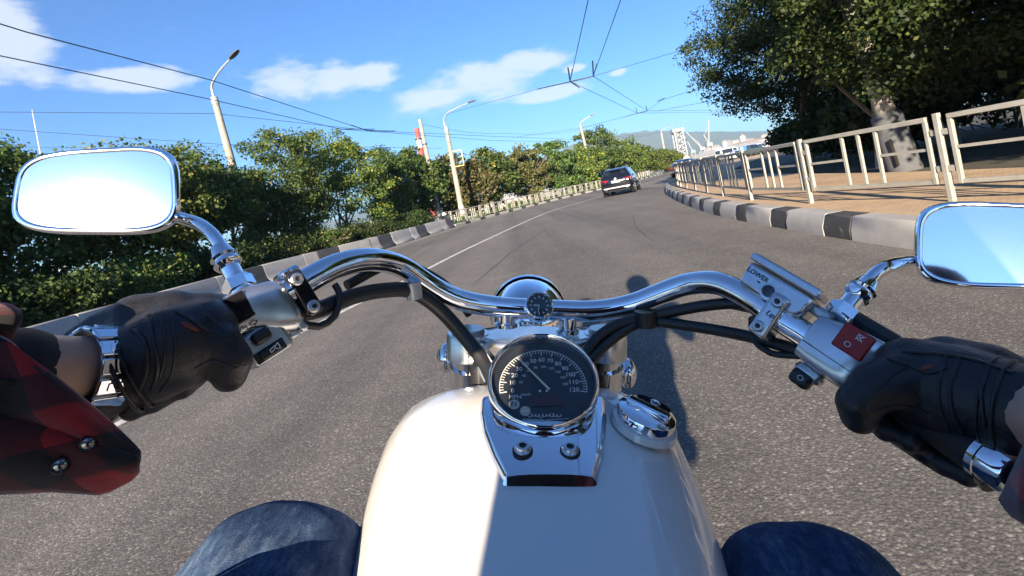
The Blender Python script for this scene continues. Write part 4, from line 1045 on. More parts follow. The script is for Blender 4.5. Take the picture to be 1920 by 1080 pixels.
cl = FR.box(-150, -113, -62, 34, -30, 37).build('master_cylinder_clamp', 'aluminium', bike, bevel=.0035, seg=3)
bolt(FR.p(-130, 18, 37), FR.n, 11 * FR.s, cl, 'satin_metal'); bolt(FR.p(-134, -44, 37), FR.n, 10 * FR.s, cl, 'satin_metal')
text_mesh('\u25b2UP' if False else 'UP', FR.p(-128, -13, 37), FR.v * -.35 + FR.a, FR.v + FR.a * .35, 14 * FR.s, 'black_mark', cl, bold=.02)
q = MB(); q.add([FR.p(-144, -10, 37.5), FR.p(-138, -10, 37.5), FR.p(-141, -3, 37.5)], [(0, 1, 2)]); q.build('arrow_mark', 'black_mark', cl)
rs = FR.prism([(-222, 8), (-100, 8), (-84, 22), (-84, 62), (-226, 62)], -46, 26).build('brake_reservoir', 'aluminium', bike, bevel=.004)
FR.prism([(-230, 64), (-80, 64), (-80, 76), (-86, 82), (-224, 82), (-230, 76)], -50, 30).build('reservoir_lid', 'aluminium', rs, bevel=.003)
for (u, w) in ((-215, -20), (-95, -20)): MB().lathe(FR.p(u, 82, w), FR.v, [(6 * FR.s, 0), (6 * FR.s, 2 * FR.s), (3 * FR.s, 2.4 * FR.s)], 14).build('lid_screw', 'satin_metal', rs, smooth=40)
MB().lathe(FR.p(-160, 26, 26), FR.n, [(18 * FR.s, 0), (18 * FR.s, 3 * FR.s), (13 * FR.s, 3.4 * FR.s), (13 * FR.s, 1.2 * FR.s)], 28, cap1=True).build('sight_glass_ring', 'aluminium', rs, smooth=35)
MB().lathe(FR.p(-160, 26, 27.4), FR.n, [(12.6 * FR.s, 0), (12.6 * FR.s, 1 * FR.s), (6 * FR.s, 2.4 * FR.s)], 24).build('sight_glass', 'dark_gloss', rs, smooth=60)
text_mesh('LOWER', FR.p(-196, 43, 26), FR.a, FR.v, 14 * FR.s, 'black_mark', rs, bold=.03)
FR.box(-190, -178, 30, 33, 26, 26.6).build('level_dash', 'black_mark', rs)
FR.box(-88, -44, 34, 56, -34, 6).build('mirror_bracket', 'satin_metal', rs, bevel=.004)
FR.box(-40, 66, 52, 86, -60, -6).build('throttle_cover', 'black_plastic', bike, bevel=.01, seg=3)
# brake lever showing beyond the glove
lv = catmull([FR.p(-60, 60, -50), bp(1660, 660, .50), bp(1740, 760, .455), bp(1800, 840, .40), bp(1845, 880, .365), bp(1870, 905, .352)], .01); secs = []
for i, p in enumerate(lv):
    t = (lv[min(i + 1, len(lv) - 1)] - lv[max(i - 1, 0)]).normalized(); s_ = (CAMB - p); s_ = (s_ - t * s_.dot(t)).normalized(); y = t.cross(s_); k = min(1, .45 + i / 14)
    secs.append([p + y * (.011 * k * math.cos(a)) + s_ * (.0055 * math.sin(a)) for a in [j * math.pi / 5 for j in range(10)]])
MB().loft(secs).build('brake_lever', 'dark_gloss', bike, smooth=60)
# --- mirrors
def mirror(cpx, cpy, d, hw, hh, tilt, nrm, stem, side):
    c = bp(cpx, cpy, d); n = V(nrm).normalized(); s = d / FPX
    x = V((math.cos(tilt), 0, math.sin(tilt))); x = (x - n * x.dot(n)).normalized(); y = n.cross(x)
    if y.z < 0: y = -y
    def outline(k, off, K=56):
        out = []
        for i in range(K):
            a = 2 * math.pi * i / K; cc, ss = math.cos(a), math.sin(a); e = .52
            u = math.copysign(abs(cc) ** e, cc); v = math.copysign(abs(ss) ** e, ss)
            v *= 1 - .10 * (u * side)                      # tapers outboard
            u2 = u * (1 - .04 * v)
            out.append(c + x * (u2 * (hw - k) * s) + y * (v * (hh - k) * s) + n * (off * s))
        return out
    body = MB().loft([outline(0, 5), outline(-2, 0), outline(-3, -6), outline(6, -22), outline(28, -40), outline(60 if hh > 62 else 50, -48)]).build('mirror', 'chrome', bike, smooth=50)
    m = MB(); m.loft([outline(0, 5), outline(4, 7), outline(9, 5), outline(11, 1)], cap=False); m.build('mirror_rim', 'chrome', body, smooth=70)
    MB().loft([outline(10, 0), outline(14, 3.2)], cap=False).build('mirror_seal', 'black_plastic', body, smooth=60)
    g = MB(); g.v = [tuple(p) for p in outline(12, 2.6)]; g.f = [tuple(range(56))]; g.build('mirror_glass', 'mirror_glass', body)
    st = catmull([V(p) for p in stem], .006); k = len(st)
    MB().tube(st, [.0062] * k, 16).build('mirror_stem', 'chrome', body, smooth=60)
    return body
def stem_base(p0, p1, par):
    """threaded joint and nuts at the foot of a mirror stem"""
    a = (p1 - p0); L = a.length; a.normalize()
    MB().lathe(p0, a, [(.0105, 0), (.0105, L * .30), (.0085, L * .33), (.0085, L * .52), (.0105, L * .55), (.0125, L * .62), (.0105, L * .72), (.0125, L * .76), (.0105, L * .82), (.0075, L), ], 20).build('stem_joint', 'chrome', par, smooth=35)
    MB().lathe(p0 + a * (L * .06), a, [(.0135, 0), (.0135, L * .2)], 6).build('lock_nut', 'chrome', par)
lm = mirror(186, 357, .50, 131, 80, .07, (.227, -.961, .165), [bp(430, 498, .478), bp(418, 470, .484), bp(398, 440, .492), bp(372, 420, .51), bp(335, 408, .53), bp(290, 396, .55)], -1)
stem_base(bp(456, 548, .47), bp(410, 462, .485), lm)
rm = mirror(1896, 460, .50, 142, 80, -.10, (-.454, -.861, .226), [bp(1612, 548, .478), bp(1640, 516, .484), bp(1664, 500, .49), bp(1695, 491, .53), bp(1732, 488, .572), bp(1780, 484, .62)], 1)
stem_base(bp(1570, 600, .468), bp(1630, 526, .482), rm)
# --- clock on the bar
cc = bp(1011, 573, .60); cn = (CAMB - cc).normalized(); cn = (cn + V((0, 0, .35))).normalized(); cx = V((1, 0, -.02)); cx = (cx - cn * cx.dot(cn)).normalized(); cy = cn.cross(cx)
ck = MB().lathe(cc - cn * .012, cn, [(.0155, -.006), (.017, 0), (.017, .012), (.0163, .015), (.0145, .0165), (.0132, .0145), (.0132, .012)], 36, cx).build('handlebar_clock', 'chrome', bike, smooth=35)
MB().lathe(cc - cn * .012, cn, [(.0131, .0122), (.0131, .0128)], 32).build('clock_face', 'dial_face', ck)
q = MB()
for k in range(12):
    a = k * math.pi / 6; dd = cx * math.sin(a) + cy * math.cos(a); q.bar(cc + cn * .0009 + dd * .0088, cc + cn * .0009 + dd * .0112, .0013, .0002, up=cn)
q.build('hour_marks', 'dial_mark', ck); q = MB()
for a, L, w in ((-1.55, .0065, .0011), (3.3, .009, .0008)): q.bar(cc + cn * .0013, cc + cn * .0013 + (cx * math.sin(a) + cy * math.cos(a)) * L, w, .0002, up=cn)
q.build('clock_hands', 'white_mark', ck)
MB().lathe(cc - cn * .012, cn, [(.0131, .0146), (.009, .0152), (.004, .0155)], 28, cap0=False).build('clock_glass', 'gauge_glass', ck, smooth=60)
# --- risers, top clamp, fork tubes
for px, py in ((949, 606), (1064, 618)):
    p = bp(px, py + 6, .632); t_ = bp(px, 578, .632)
    MB().tube([p, p + V((0, 0, .004)), p + V((0, 0, .006)), V((p.x, p.y, t_.z))], [.0145, .0145, .0115, .0115], 22).build('riser', 'chrome', bike, smooth=40)
zc = bp(1000, 622, .645).z
TC = [bp(845, 606, .64), bp(868, 590, .655), bp(910, 592, .665), bp(1000, 595, .68), bp(1100, 605, .67), bp(1140, 606, .66), bp(1166, 622, .645), bp(1160, 640, .63), bp(1120, 636, .622), bp(1080, 655, .60), bp(1000, 662, .595), bp(930, 650, .60), bp(890, 628, .622), bp(855, 622, .632)]
TC = [V((p.x, p.y, zc)) for p in TC]
tcl = MB().prism(TC, (0, 0, -.026)).build('top_clamp', 'aluminium', bike, bevel=.006, seg=3)
fk = []
for px, py in ((878, 607), (1134, 628)):
    p = bp(px, py, .638); p.z = zc; fk.append(p)
    MB().lathe(V((p.x, p.y, zc - .03)), (0, 0, 1), [(.027, 0), (.027, .027), (.0255, .031)], 30).build('clamp_boss', 'aluminium', tcl, smooth=35)
    MB().lathe(V((p.x, p.y, zc)), (0, 0, 1), [(.0205, .0), (.0205, .005), (.019, .0065)], 28).build('fork_cap', 'satin_metal', tcl, smooth=35)
    rk = V((0, .30, -.80)).normalized()
    m = MB(); q0 = V((p.x, p.y, zc - .02)); m.tube([q0, q0 + rk * .18, q0 + rk * .182, q0 + rk * .5, q0 + rk * .502, q0 + rk * .80], [.0215, .0215, .0195, .0195, .026, .024], 20).build('fork_tube', 'chrome', bike, smooth=50)
    MB().tube([q0 + rk * .02, q0 + rk * .16], .0245, 20).build('fork_cover', 'chrome', bike, smooth=50)
fm = (fk[0] + fk[1]) / 2
MB().box(V((fm.x - .003, fm.y - .033, zc + .0006)), (.016, .010, .0012)).build('clamp_plate', 'black_mark', tcl)
for sx in (-1, 1): MB().bar(V((fm.x + sx * .075, fm.y + .012, zc + .0008)), V((fm.x + sx * .052, fm.y + .026, zc + .0008)), .0014, .001).build('clamp_slot', 'black_mark', tcl)
MB().tube([V((fm.x, fm.y - .01, zc - .02)), V((fm.x, fm.y + .05, zc - .2))], .035, 16).build('steering_head', 'dark_metal', bike, smooth=60)
MB().box(V((fm.x, fm.y + .02, zc - .115)), (.20, .07, .03)).build('lower_clamp', 'dark_metal', bike, bevel=.008)
for sx, dz in ((-1, -.07), (1, -.085)):
    MB().box(V((fm.x + sx * .055, fm.y - .022, zc + dz)), (.05, .06, .10)).build('wiring_cover', 'black_plastic', bike, bevel=.012, seg=3)
# --- headlight and indicators
hc = bp(993, 602, .90)
hb = MB().lathe(hc, (0, 1, 0), [(.012, -.075), (.035, -.066), (.053, -.046), (.064, -.015), (.068, .02), (.068, .05)], 36).build('headlight', 'chrome', bike, smooth=60)
MB().lathe(hc, (0, 1, 0), [(.071, .048), (.073, .056), (.071, .068), (.064, .07)], 36, cap0=False).build('headlight_rim', 'chrome', hb, smooth=50)
MB().lathe(hc, (0, 1, 0), [(.064, .066), (.045, .078), (.02, .084)], 30).build('headlight_lens', 'gauge_glass', hb, smooth=60)
for px, py, sg in ((838, 671, -1), (1176, 700, 1)):
    c = bp(px, py, .68); o = MB().ball(c, .019, 18, 12, sc=(.62, .9, 1.05)).build('indicator', 'chrome', bike, smooth=60)
    MB().tube([c, V((fk[0 if sg < 0 else 1].x, c.y + .01, c.z))], .006, 10).build('indicator_stalk', 'chrome', o, smooth=60)
    MB().lathe(c, (0, 1, 0), [(.015, .008), (.013, .02), (.006, .024)], 18).build('indicator_lens', 'lamp_lens', o, smooth=60)
# --- speedometer and its chrome console
sn = V((-.02, -.56, .83)).normalized(); sc_ = bp(1018, 711, .50); sx_ = V((1, 0, 0)); sx_ = (sx_ - sn * sx_.dot(sn)).normalized(); sy_ = sn.cross(sx_)
SR_ = .0545
sp = MB().lathe(sc_, sn, [(SR_ * .80, -.058), (SR_ * .97, -.040), (SR_ * .99, -.024), (SR_ * 1.0, -.010), (SR_ * 1.0, -.002), (SR_ * .985, .0035), (SR_ * .955, .005), (SR_ * .93, .0035), (SR_ * .915, -.001), (SR_ * .912, -.007)], 64, sx_, cap1=False).build('speedometer', 'chrome', bike, smooth=40)
MB().lathe(sc_, sn, [(SR_ * .911, -.0085), (SR_ * .911, -.0064)], 64).build('dial', 'dial_face', sp)
def dp(x, y, h=0.0): return sc_ + sx_ * (x * SR_) + sy_ * (y * SR_) + sn * (-.0058 + h)
PVT = (.06, -.06)
q = MB()
def ang(m): return R_(190 - 200 * m / 120)
for k in range(0, 49):
    mph = k * 2.5; a = ang(mph); big = k % 4 == 0
    r1, r0 = .78, (.66 if big else .71); q.bar(dp(math.cos(a) * r0, -.06 + math.sin(a) * r0), dp(math.cos(a) * r1, -.06 + math.sin(a) * r1), .0009 if big else .0006, .0002, up=sn)
prev = None
for k in range(60):
    a = ang(120 * k / 59); p = dp(math.cos(a) * .78, -.06 + math.sin(a) * .78)
    if prev: q.bar(prev, p, .0006, .0002, up=sn)
    prev = p
q.build('scale_ticks', 'dial_mark', sp)
for mph in range(0, 121, 10):
    a = ang(mph); text_mesh(str(mph), dp(math.cos(a) * .555, -.06 + math.sin(a) * .555), sx_, sy_, .0068, 'dial_mark', sp, 'speed_number', bold=.008)
for kmh in range(20, 181, 20):
    a = ang(kmh / 1.609); text_mesh(str(kmh), dp(math.cos(a) * .40, -.06 + math.sin(a) * .40), sx_, sy_, .0040, 'dial_mark', sp, 'small_number')
text_mesh('MPH', dp(-.50, -.285), sx_, sy_, .0062, 'dial_mark', sp, 'unit_lettering'); text_mesh('km/h', dp(-.30, -.235), sx_, sy_, .0042, 'dial_mark', sp, 'unit_lettering')
MB().box(dp(.05, -.37, .0004), (.70 * SR_ * .8, .20 * SR_, .0004), (sx_, sy_, sn)).build('odometer_window', 'odometer', sp)
text_mesh('0 1 7 4 2 6', dp(.05, -.37, .0008), sx_, sy_, .0001, 'odometer', sp, 'odometer_digits') if False else None
nl = MB().lathe(dp(-.52, -.43, .0002), sn, [(.0052, 0), (.0052, .0004)], 24).build('neutral_lamp', 'lamp_lens', sp); text_mesh('N', dp(-.52, -.43, .0006), sx_, sy_, .0075, 'black_mark', sp, 'neutral_lettering', bold=.01)
MB().lathe(dp(-.33, -.56, .0002), sn, [(.0050, 0), (.0050, .0004)], 24).build('oil_lamp', 'lamp_lens', sp)
q = MB(); q.bar(dp(-.40, -.56, .0008), dp(-.27, -.56, .0008), .0012, .0002, up=sn); q.build('oil_mark', 'dial_mark', sp)
MB().lathe(dp(.62, -.42, .0002), sn, [(.0048, 0), (.0048, .0003)], 24).build('dark_lamp', 'dark_metal', sp)
for k in (-.06, .06): MB().lathe(dp(k, -.17, .0002), sn, [(.0012, 0), (.0012, .0005)], 12).build('dial_screw', 'dial_mark', sp)
# pen-stroke emblem and its two wing lines
pts = [dp(-.28 + .56 * k / 110 - .022 * math.sin(k * .52), -.645 + (.034 if k % 37 < 13 else .017) * math.cos(k * .52) + .008 * math.sin(k * .11), .0004) for k in range(111)]
q = MB()
for a, b in zip(pts, pts[1:]): q.bar(a, b, .0006, .0002, up=sn)
q.bar(dp(-.38, -.71, .0004), dp(-.02, -.725, .0004), .0005, .0002, up=sn); q.bar(dp(.03, -.725, .0004), dp(.40, -.71, .0004), .0005, .0002, up=sn); q.build('script_emblem', 'dial_mark', sp)
a = ang(37); tip = dp(math.cos(a) * .74 + 0, -.06 + math.sin(a) * .74, .003); piv = dp(.06, -.12, .003); back = piv + (piv - tip).normalized() * .004
nd = (tip - piv).normalized(); sd = nd.cross(sn).normalized(); q = MB(); q.prism([back + sd * .0011, back - sd * .0011, tip - sd * .00045, tip + sd * .00045], sn * .0006); q.build('needle', 'needle', sp)
MB().lathe(sc_, sn, [(SR_ * .91, -.0005), (SR_ * .6, .0012), (SR_ * .25, .002)], 56, cap0=False).build('dial_glass', 'gauge_glass', sp, smooth=70)
def cz(y): return float(np.interp(y, [.15, .30, .38, .44, .50, .56], [-.258, -.246, -.2335, -.222, -.208, -.203])) + ZC      # tank ridge height
# console plate: hexagonal chrome cover tapering to the rear
def conrow(px0, px1, py, d, lift):
    a, b = bp(px0, py, d), bp(px1, py, d); n = 9
    return [a.lerp(b, k / (n - 1)) + V((0, 0, lift * (1 - abs(2 * k / (n - 1) - 1) ** 3))) for k in range(n)]
top = [conrow(908, 1128, 744, .515, .004), conrow(906, 1130, 771, .49, .004), conrow(914, 1127, 806, .464, .004), conrow(932, 1120, 848, .436, .003), conrow(950, 1110, 886, .4135, .002)]
bot_front = [p + V((0, -.004, -.012)) for p in top[-1]]
m = MB(); rows = top + [[p + V((0, -.0035, -.0015)) for p in top[-1]], [p + V((0, -.0068, -.010)) for p in top[-1]]]
m.loft(rows, closed=False)
for side, idx in ((-1, 0), (1, 8)):
    e = [r[idx] for r in rows]; s1 = [p + V((side * .003, -.0005, -.004)) for p in e]; s2 = [p + V((side * .007, -.001, -.030)) for p in e]; m.loft([e, s1, s2], closed=False)
con = m.build('console', 'chrome', bike, smooth=45)
for px, py in ((980, 851), (1069, 853)):
    c = bp(px, py, .4335); c.z += .0028; nn = (top[3][4] - top[4][4]).cross(V((1, 0, 0))); nn = nn if nn.z > 0 else -nn
    MB().lathe(c - nn.normalized() * .0015, nn, [(.0088, 0), (.0088, .0022), (.0074, .003)], 26).build('rubber_washer', 'rubber', con, smooth=40); bolt(c + nn.normalized() * .001, nn, .0060, con)
# --- fuel tank
TX = .021
def tank_sec(y, w, zt, h):
    sec = []; K = 44
    for k in range(K):
        a = 2 * math.pi * k / K + math.pi / 2; c, s_ = math.cos(a), math.sin(a); e = .60
        x = math.copysign(abs(c) ** e, c) * w; z = math.copysign(abs(s_) ** (.80 if s_ > 0 else .6), s_)
        sec.append(V((TX + x, y, zt - h * .40 + (z * h * .40 if z > 0 else z * h * .60))))
    return sec
ts_ = [(.594, .070, -.250, .05), (.592, .105, -.234, .09), (.586, .130, -.221, .13), (.574, .145, -.2125, .17), (.556, .153, -.2080, .20), (.52, .1565, -.2085, .21), (.48, .1565, -.2155, .22), (.44, .1545, -.2255, .22), (.40, .150, -.2335, .22), (.36, .143, -.240, .22), (.31, .133, -.246, .21), (.25, .119, -.252, .19), (.18, .098, -.260, .16), (.12, .072, -.272, .12), (.09, .04, -.29, .07)]
MB().loft([tank_sec(y, w, z + ZC, h) for y, w, z, h in ts_]).build('fuel_tank', 'pearl_white', bike, smooth=80)
fc = bp(1213, 775, .487); fn = V((.22, -.16, .96)).normalized(); fr_ = .0275
cp = MB().lathe(fc - fn * .012, fn, [(fr_ * .96, -.004), (fr_, .004), (fr_, .012), (fr_ * .985, .0135), (fr_ * .93, .0145), (fr_ * .6, .0165), (fr_ * .2, .0172)], 44).build('fuel_cap', 'chrome', bike, smooth=35)
MB().lathe(fc - fn * .014, fn, [(fr_ * 1.16, 0), (fr_ * 1.12, .006), (fr_ * .99, .0072)], 44).build('cap_collar', 'pearl_white', cp, smooth=50)
fx = V((.86, -.5, 0)); fx = (fx - fn * fx.dot(fn)).normalized(); fy = fn.cross(fx)
MB().box(fc + fn * .0060, (fr_ * 1.55, .012, .005), (fx, fy, fn)).build('cap_grip', 'chrome', cp, bevel=.003, seg=3)
q = MB(); q.v = [tuple(fc + fn * .0050 + fx * (fr_ * .05 + fr_ * .62 * math.cos(a)) + fy * (.013 + .0075 * math.sin(a))) for a in [k * math.pi / 12 for k in range(24)]]; q.f = [tuple(range(24))]; q.prism([V(p) for p in q.v], fn * .0015); q.build('key_flap', 'dark_gloss', cp)
MB().lathe(fc + fn * .0066 + fx * .003 + fy * .013, fn, [(.0052, 0), (.0052, .0008), (.0042, .001), (.0040, .0002)], 22).build('key_ring_mark', 'chrome', cp, smooth=40)
# --- cables and hoses
def cable(nm, pts, r, mat='hose', par=bike, n=12): return MB().tube(catmull([bp(*q) for q in pts], .008), r, n).build(nm, mat, par, smooth=60)
h1 = cable('hose', [(552, 588, .475), (600, 580, .50), (655, 558, .53), (715, 545, .56), (772, 546, .585), (822, 578, .60), (868, 628, .60), (905, 675, .585), (925, 712, .565)], .0085)
MB().tube([bp(774, 530, .584), bp(778, 560, .584)], .0095, 12).build('hose_clip', 'satin_metal', h1, smooth=50)
cable('cable', [(560, 605, .47), (598, 612, .485), (628, 592, .50), (638, 556, .51), (628, 534, .515)], .0035)
cable('cable', [(650, 535, .545), (720, 500, .585), (770, 500, .62), (815, 520, .65), (850, 548, .67), (880, 590, .68)], .0055)
cable('hose', [(1095, 668, .585), (1115, 638, .60), (1152, 612, .605), (1205, 597, .60), (1262, 584, .59), (1330, 572, .57), (1395, 570, .545), (1440, 598, .52), (1470, 612, .505)], .0065)
cable('hose', [(1108, 678, .58), (1132, 650, .597), (1168, 622, .602), (1212, 603, .598), (1300, 612, .575), (1400, 630, .535), (1480, 652, .495), (1525, 668, .478)], .0062)
cable('cable', [(1170, 612, .607), (1235, 590, .60), (1300, 574, .59), (1360, 572, .57), (1415, 582, .545)], .0040)
cable('cable', [(1415, 622, .525), (1410, 600, .525), (1440, 590, .515)], .004)
cable('cable', [(1415, 618, .53), (1412, 636, .525), (1445, 662, .505), (1510, 668, .48)], .0032)
MB().tube([bp(1210, 583, .592), bp(1212, 612, .592)], .0125, 14).build('cable_tie', 'black_plastic', bike, smooth=50)
cable('cable', [(925, 640, .60), (905, 655, .595), (900, 690, .58), (912, 715, .57)], .003, 'satin_metal')
# --- the rest of the machine below the sight line
ax0 = V((fm.x, fm.y + .42, .32))
def wheel(c, r, w):
    o = MB().lathe(c, (1, 0, 0), [(r * .72, -w * .5), (r * .9, -w * .55), (r, -w * .28), (r, w * .28), (r * .9, w * .55), (r * .72, w * .5)], 40, cap0=False, cap1=False).build('wheel', 'tyre', bike, smooth=45)
    m = MB().lathe(c, (1, 0, 0), [(r * .74, -w * .46), (r * .70, -w * .2), (r * .70, w * .2), (r * .74, w * .46)], 36, cap0=False, cap1=False); m.build('rim', 'chrome', o, smooth=40)
    m = MB().tube([c - V((.08, 0, 0)), c + V((.08, 0, 0))], .03, 14)
    for k in range(20):
        a = k * math.pi / 10; m.tube([c + V((.03 * (-1) ** k, 0, 0)), c + V((0, math.cos(a) * r * .71, math.sin(a) * r * .71))], .003, 5)
    m.build('spokes', 'chrome', o, smooth=50)
wheel(ax0, .32, .11); wheel(V((TX, -.78, .33)), .33, .17)
secs = []
for k in range(15):
    a = R_(20 + 140 * k / 14); rr = .35; c = ax0 + V((0, math.cos(a) * rr, math.sin(a) * rr)); nr = V((0, math.cos(a), math.sin(a)))
    secs.append([c + V((x, 0, 0)) + nr * (-.04 * (abs(x) / .075) ** 2) for x in (-.075, -.05, -.02, 0, .02, .05, .075)])
MB().loft(secs, closed=False).build('front_mudguard', 'pearl_white', bike, smooth=70)
secs = []
for k in range(15):
    a = R_(15 + 150 * k / 14); rr = .385; c = V((TX, -.78, .33)) + V((0, math.cos(a) * rr, math.sin(a) * rr)); nr = V((0, math.cos(a), math.sin(a)))
    secs.append([c + V((x, 0, 0)) + nr * (-.05 * (abs(x) / .11) ** 2) for x in (-.11, -.07, -.03, 0, .03, .07, .11)])
MB().loft(secs, closed=False).build('rear_mudguard', 'pearl_white', bike, smooth=70)
eng = MB().box((TX, .22, .50), (.30, .42, .28)).build('engine', 'engine_metal', bike, bevel=.05, seg=3)
for sg, y in ((1, .36), (-1, .06)):
    m = MB(); d = V((0, sg * .38, .92)).normalized(); c = V((TX, .21 + sg * .07, .62))
    for k in range(7): m.lathe(c + d * (.025 * k), d, [(.085, 0), (.085, .011)], 18)
    m.lathe(c, d, [(.06, 0), (.06, .2), (.05, .22)], 18); m.build('cylinder', 'engine_metal', eng, smooth=40)
for x in (-1, 1): MB().tube(catmull([(TX + x * .05, fm.y + .03, .95), (TX + x * .1, .52, .45), (TX + x * .12, .4, .28), (TX + x * .12, -.1, .26), (TX + x * .1, -.5, .4)], .05), .018, 10).build('frame_tube', 'dark_metal', bike, smooth=60)
for k, zz in enumerate((.30, .38)): MB().tube(catmull([(TX + .10, .42, .58), (TX + .19, .40, .40), (TX + .20, .1, zz), (TX + .22, -.5, zz + .02), (TX + .23, -1.1, zz + .05)], .05), [.022 if i < 14 else .036 for i in range(len(catmull([(TX + .10, .42, .58), (TX + .19, .40, .40), (TX + .20, .1, zz), (TX + .22, -.5, zz + .02), (TX + .23, -1.1, zz + .05)], .05)))], 14).build('exhaust_pipe', 'chrome', bike, smooth=60)
secs = []
for y, w, z, h in ((.14, .06, .97, .07), (.05, .12, .93, .10), (-.15, .17, .86, .12), (-.35, .18, .84, .12), (-.5, .14, .90, .12), (-.75, .11, .93, .08), (-.9, .06, .92, .05)):
    secs.append([V((TX + math.cos(a) * w, y, z - h / 2 + math.sin(a) * h / 2)) for a in [k * math.pi / 10 for k in range(20)]])
MB().loft(secs).build('saddle', 'black_leather', bike, smooth=70)
for x in (-1, 1): MB().tube([(TX + x * .15, .42, .34), (TX + x * .33, .42, .35)], .018, 12).build('foot_peg', 'rubber', bike, smooth=50)

# ------------------------------------------------------------------ the rider
def cf(x, y, z): return V((x, y, z + ZC))
def chain(m, pts, n=14):
    """rounded tapering limb through (point, radius) pairs"""
    for (p, r), (q, s) in zip(pts, pts[1:]):
        k = max(2, int((q - p).length / (min(r, s) * .5)))
        m.tube([p.lerp(q, i / k) for i in range(k + 1)], [r + (s - r) * i / k for i in range(k + 1)], n)
    for p, r in pts: m.ball(p, r, n, 9)
def fleshed(name, m, mat, voxel, smooth=6, parent=None, sub=0):
    me = m.mesh(name + '_raw', mat); o = bpy.data.objects.new(name, me); COL.objects.link(o)
    r = o.modifiers.new('r', 'REMESH'); r.mode = 'VOXEL'; r.voxel_size = voxel; r.use_smooth_shade = True
    s = o.modifiers.new('s', 'SMOOTH'); s.iterations = smooth; s.factor = .5
    bpy.context.view_layer.update()
    me2 = bpy.data.meshes.new_from_object(o.evaluated_get(bpy.context.evaluated_depsgraph_get())); me2.name = name
    bpy.data.objects.remove(o); bpy.data.meshes.remove(me)
    for p in me2.polygons: p.use_smooth = True
    if not me2.materials: me2.materials.append(MATS[mat])
    return link_mesh(name, me2, parent)
SHL, SHR = cf(-.155, -.20, .12), cf(.225, -.20, .12)
ELL, ELR = cf(-.385, .10, -.13), cf(.44, .09, -.17)
WRL, WRR = bp(190, 692, .37), bp(1900, 768, .36)
KNL, KNR = cf(-.186, .40, -.306), cf(.239, .405, -.325)
HPL, HPR = cf(-.085, -.30, -.44), cf(.105, -.30, -.44)
ANL, ANR = cf(-.205, .44, -.86), cf(.27, .44, -.88)
HEAD = cf(.025, -.17, .36)
m = MB()
m.ball(cf(.035, -.215, -.02), 1, 18, 12, sc=(.165, .10, .20)); m.ball(cf(.035, -.25, -.25), 1, 18, 12, sc=(.145, .10, .20)); m.ball(cf(.03, -.28, -.43), 1, 18, 12, sc=(.15, .12, .12))
chain(m, [(cf(.035, -.20, .12), .075), (cf(.035, -.19, .26), .058)]); m.ball(HEAD, 1, 18, 14, sc=(.075, .095, .115)); m.ball(HEAD + V((0, .095, -.02)), .014); m.ball(HEAD + V((0, .07, -.085)), .035)
for sx in (-1, 1): m.ball(HEAD + V((sx * .078, -.005, -.01)), 1, 10, 8, sc=(.01, .02, .032))
chain(m, [(SHL, .055), (cf(-.30, -.06, -.02), .046), (ELL, .040), (ELL.lerp(WRL, .5), .034), (bp(60, 708, .335), .030), (bp(120, 697, .352), .0265), (WRL, .0245), (bp(290, 660, .39), .024)])
chain(m, [(SHR, .055), (cf(.33, -.06, -.04), .046), (ELR, .040), (ELR.lerp(WRR, .5), .034), (bp(1985, 790, .335), .029), (WRR, .0255), (bp(1790, 735, .385), .024)])
for H_, K_, A_ in ((HPL, KNL, ANL), (HPR, KNR, ANR)): chain(m, [(H_, .075), (H_.lerp(K_, .5), .066), (K_, .052), (K_.lerp(A_, .35), .05), (A_, .036), (A_ + V((0, .13, -.05)), .032)])
person = fleshed('person', m, 'skin', .011, 5)
person.location = BASE; person.rotation_euler = (0, ROLL, 0)
tag(person, 'rider in red plaid shirt, blue jeans and black gloves holding the handlebar', 'person')
# shirt
m = MB()
m.ball(cf(.035, -.235, -.02), 1, 20, 14, sc=(.21, .118, .225)); m.ball(cf(.035, -.265, -.25), 1, 20, 14, sc=(.185, .118, .22)); m.ball(cf(.03, -.28, -.42), 1, 18, 12, sc=(.175, .13, .10))
ut = MB(); ut.ball(cf(.035, -.220, -.02), 1, 20, 14, sc=(.165, .122, .20)); ut.ball(cf(.035, -.252, -.25), 1, 20, 14, sc=(.145, .122, .20)); fleshed('undershirt', ut, 'ribbed_cuff', .010, 4, person)  # unseen black chest front, added so the chrome reflects less red
chain(m, [(cf(-.065, -.2, .13), .07), (SHL, .07), (cf(-.30, -.06, -.02), .062), (ELL, .058), (ELL.lerp(WRL, .35), .052), (ELL.lerp(WRL, .55), .047)])
chain(m, [(cf(.135, -.2, .13), .07), (SHR, .07), (cf(.33, -.06, -.04), .062), (ELR, .058), (ELR.lerp(WRR, .35), .052), (ELR.lerp(WRR, .55), .046)])
shirt = fleshed('shirt', m, 'plaid_flannel', .010, 4, person)
from mathutils.bvhtree import BVHTree
def lay0(o, x, y):
    t = BVHTree.FromPolygons([v.co for v in o.data.vertices], [p.vertices[:] for p in o.data.polygons]); d = (bp(x, y, 1) - CAMB).normalized(); h = t.ray_cast(CAMB, d); n = h[1] if h[1].dot(d) < 0 else -h[1]
    return h[0] + n * .0022, n
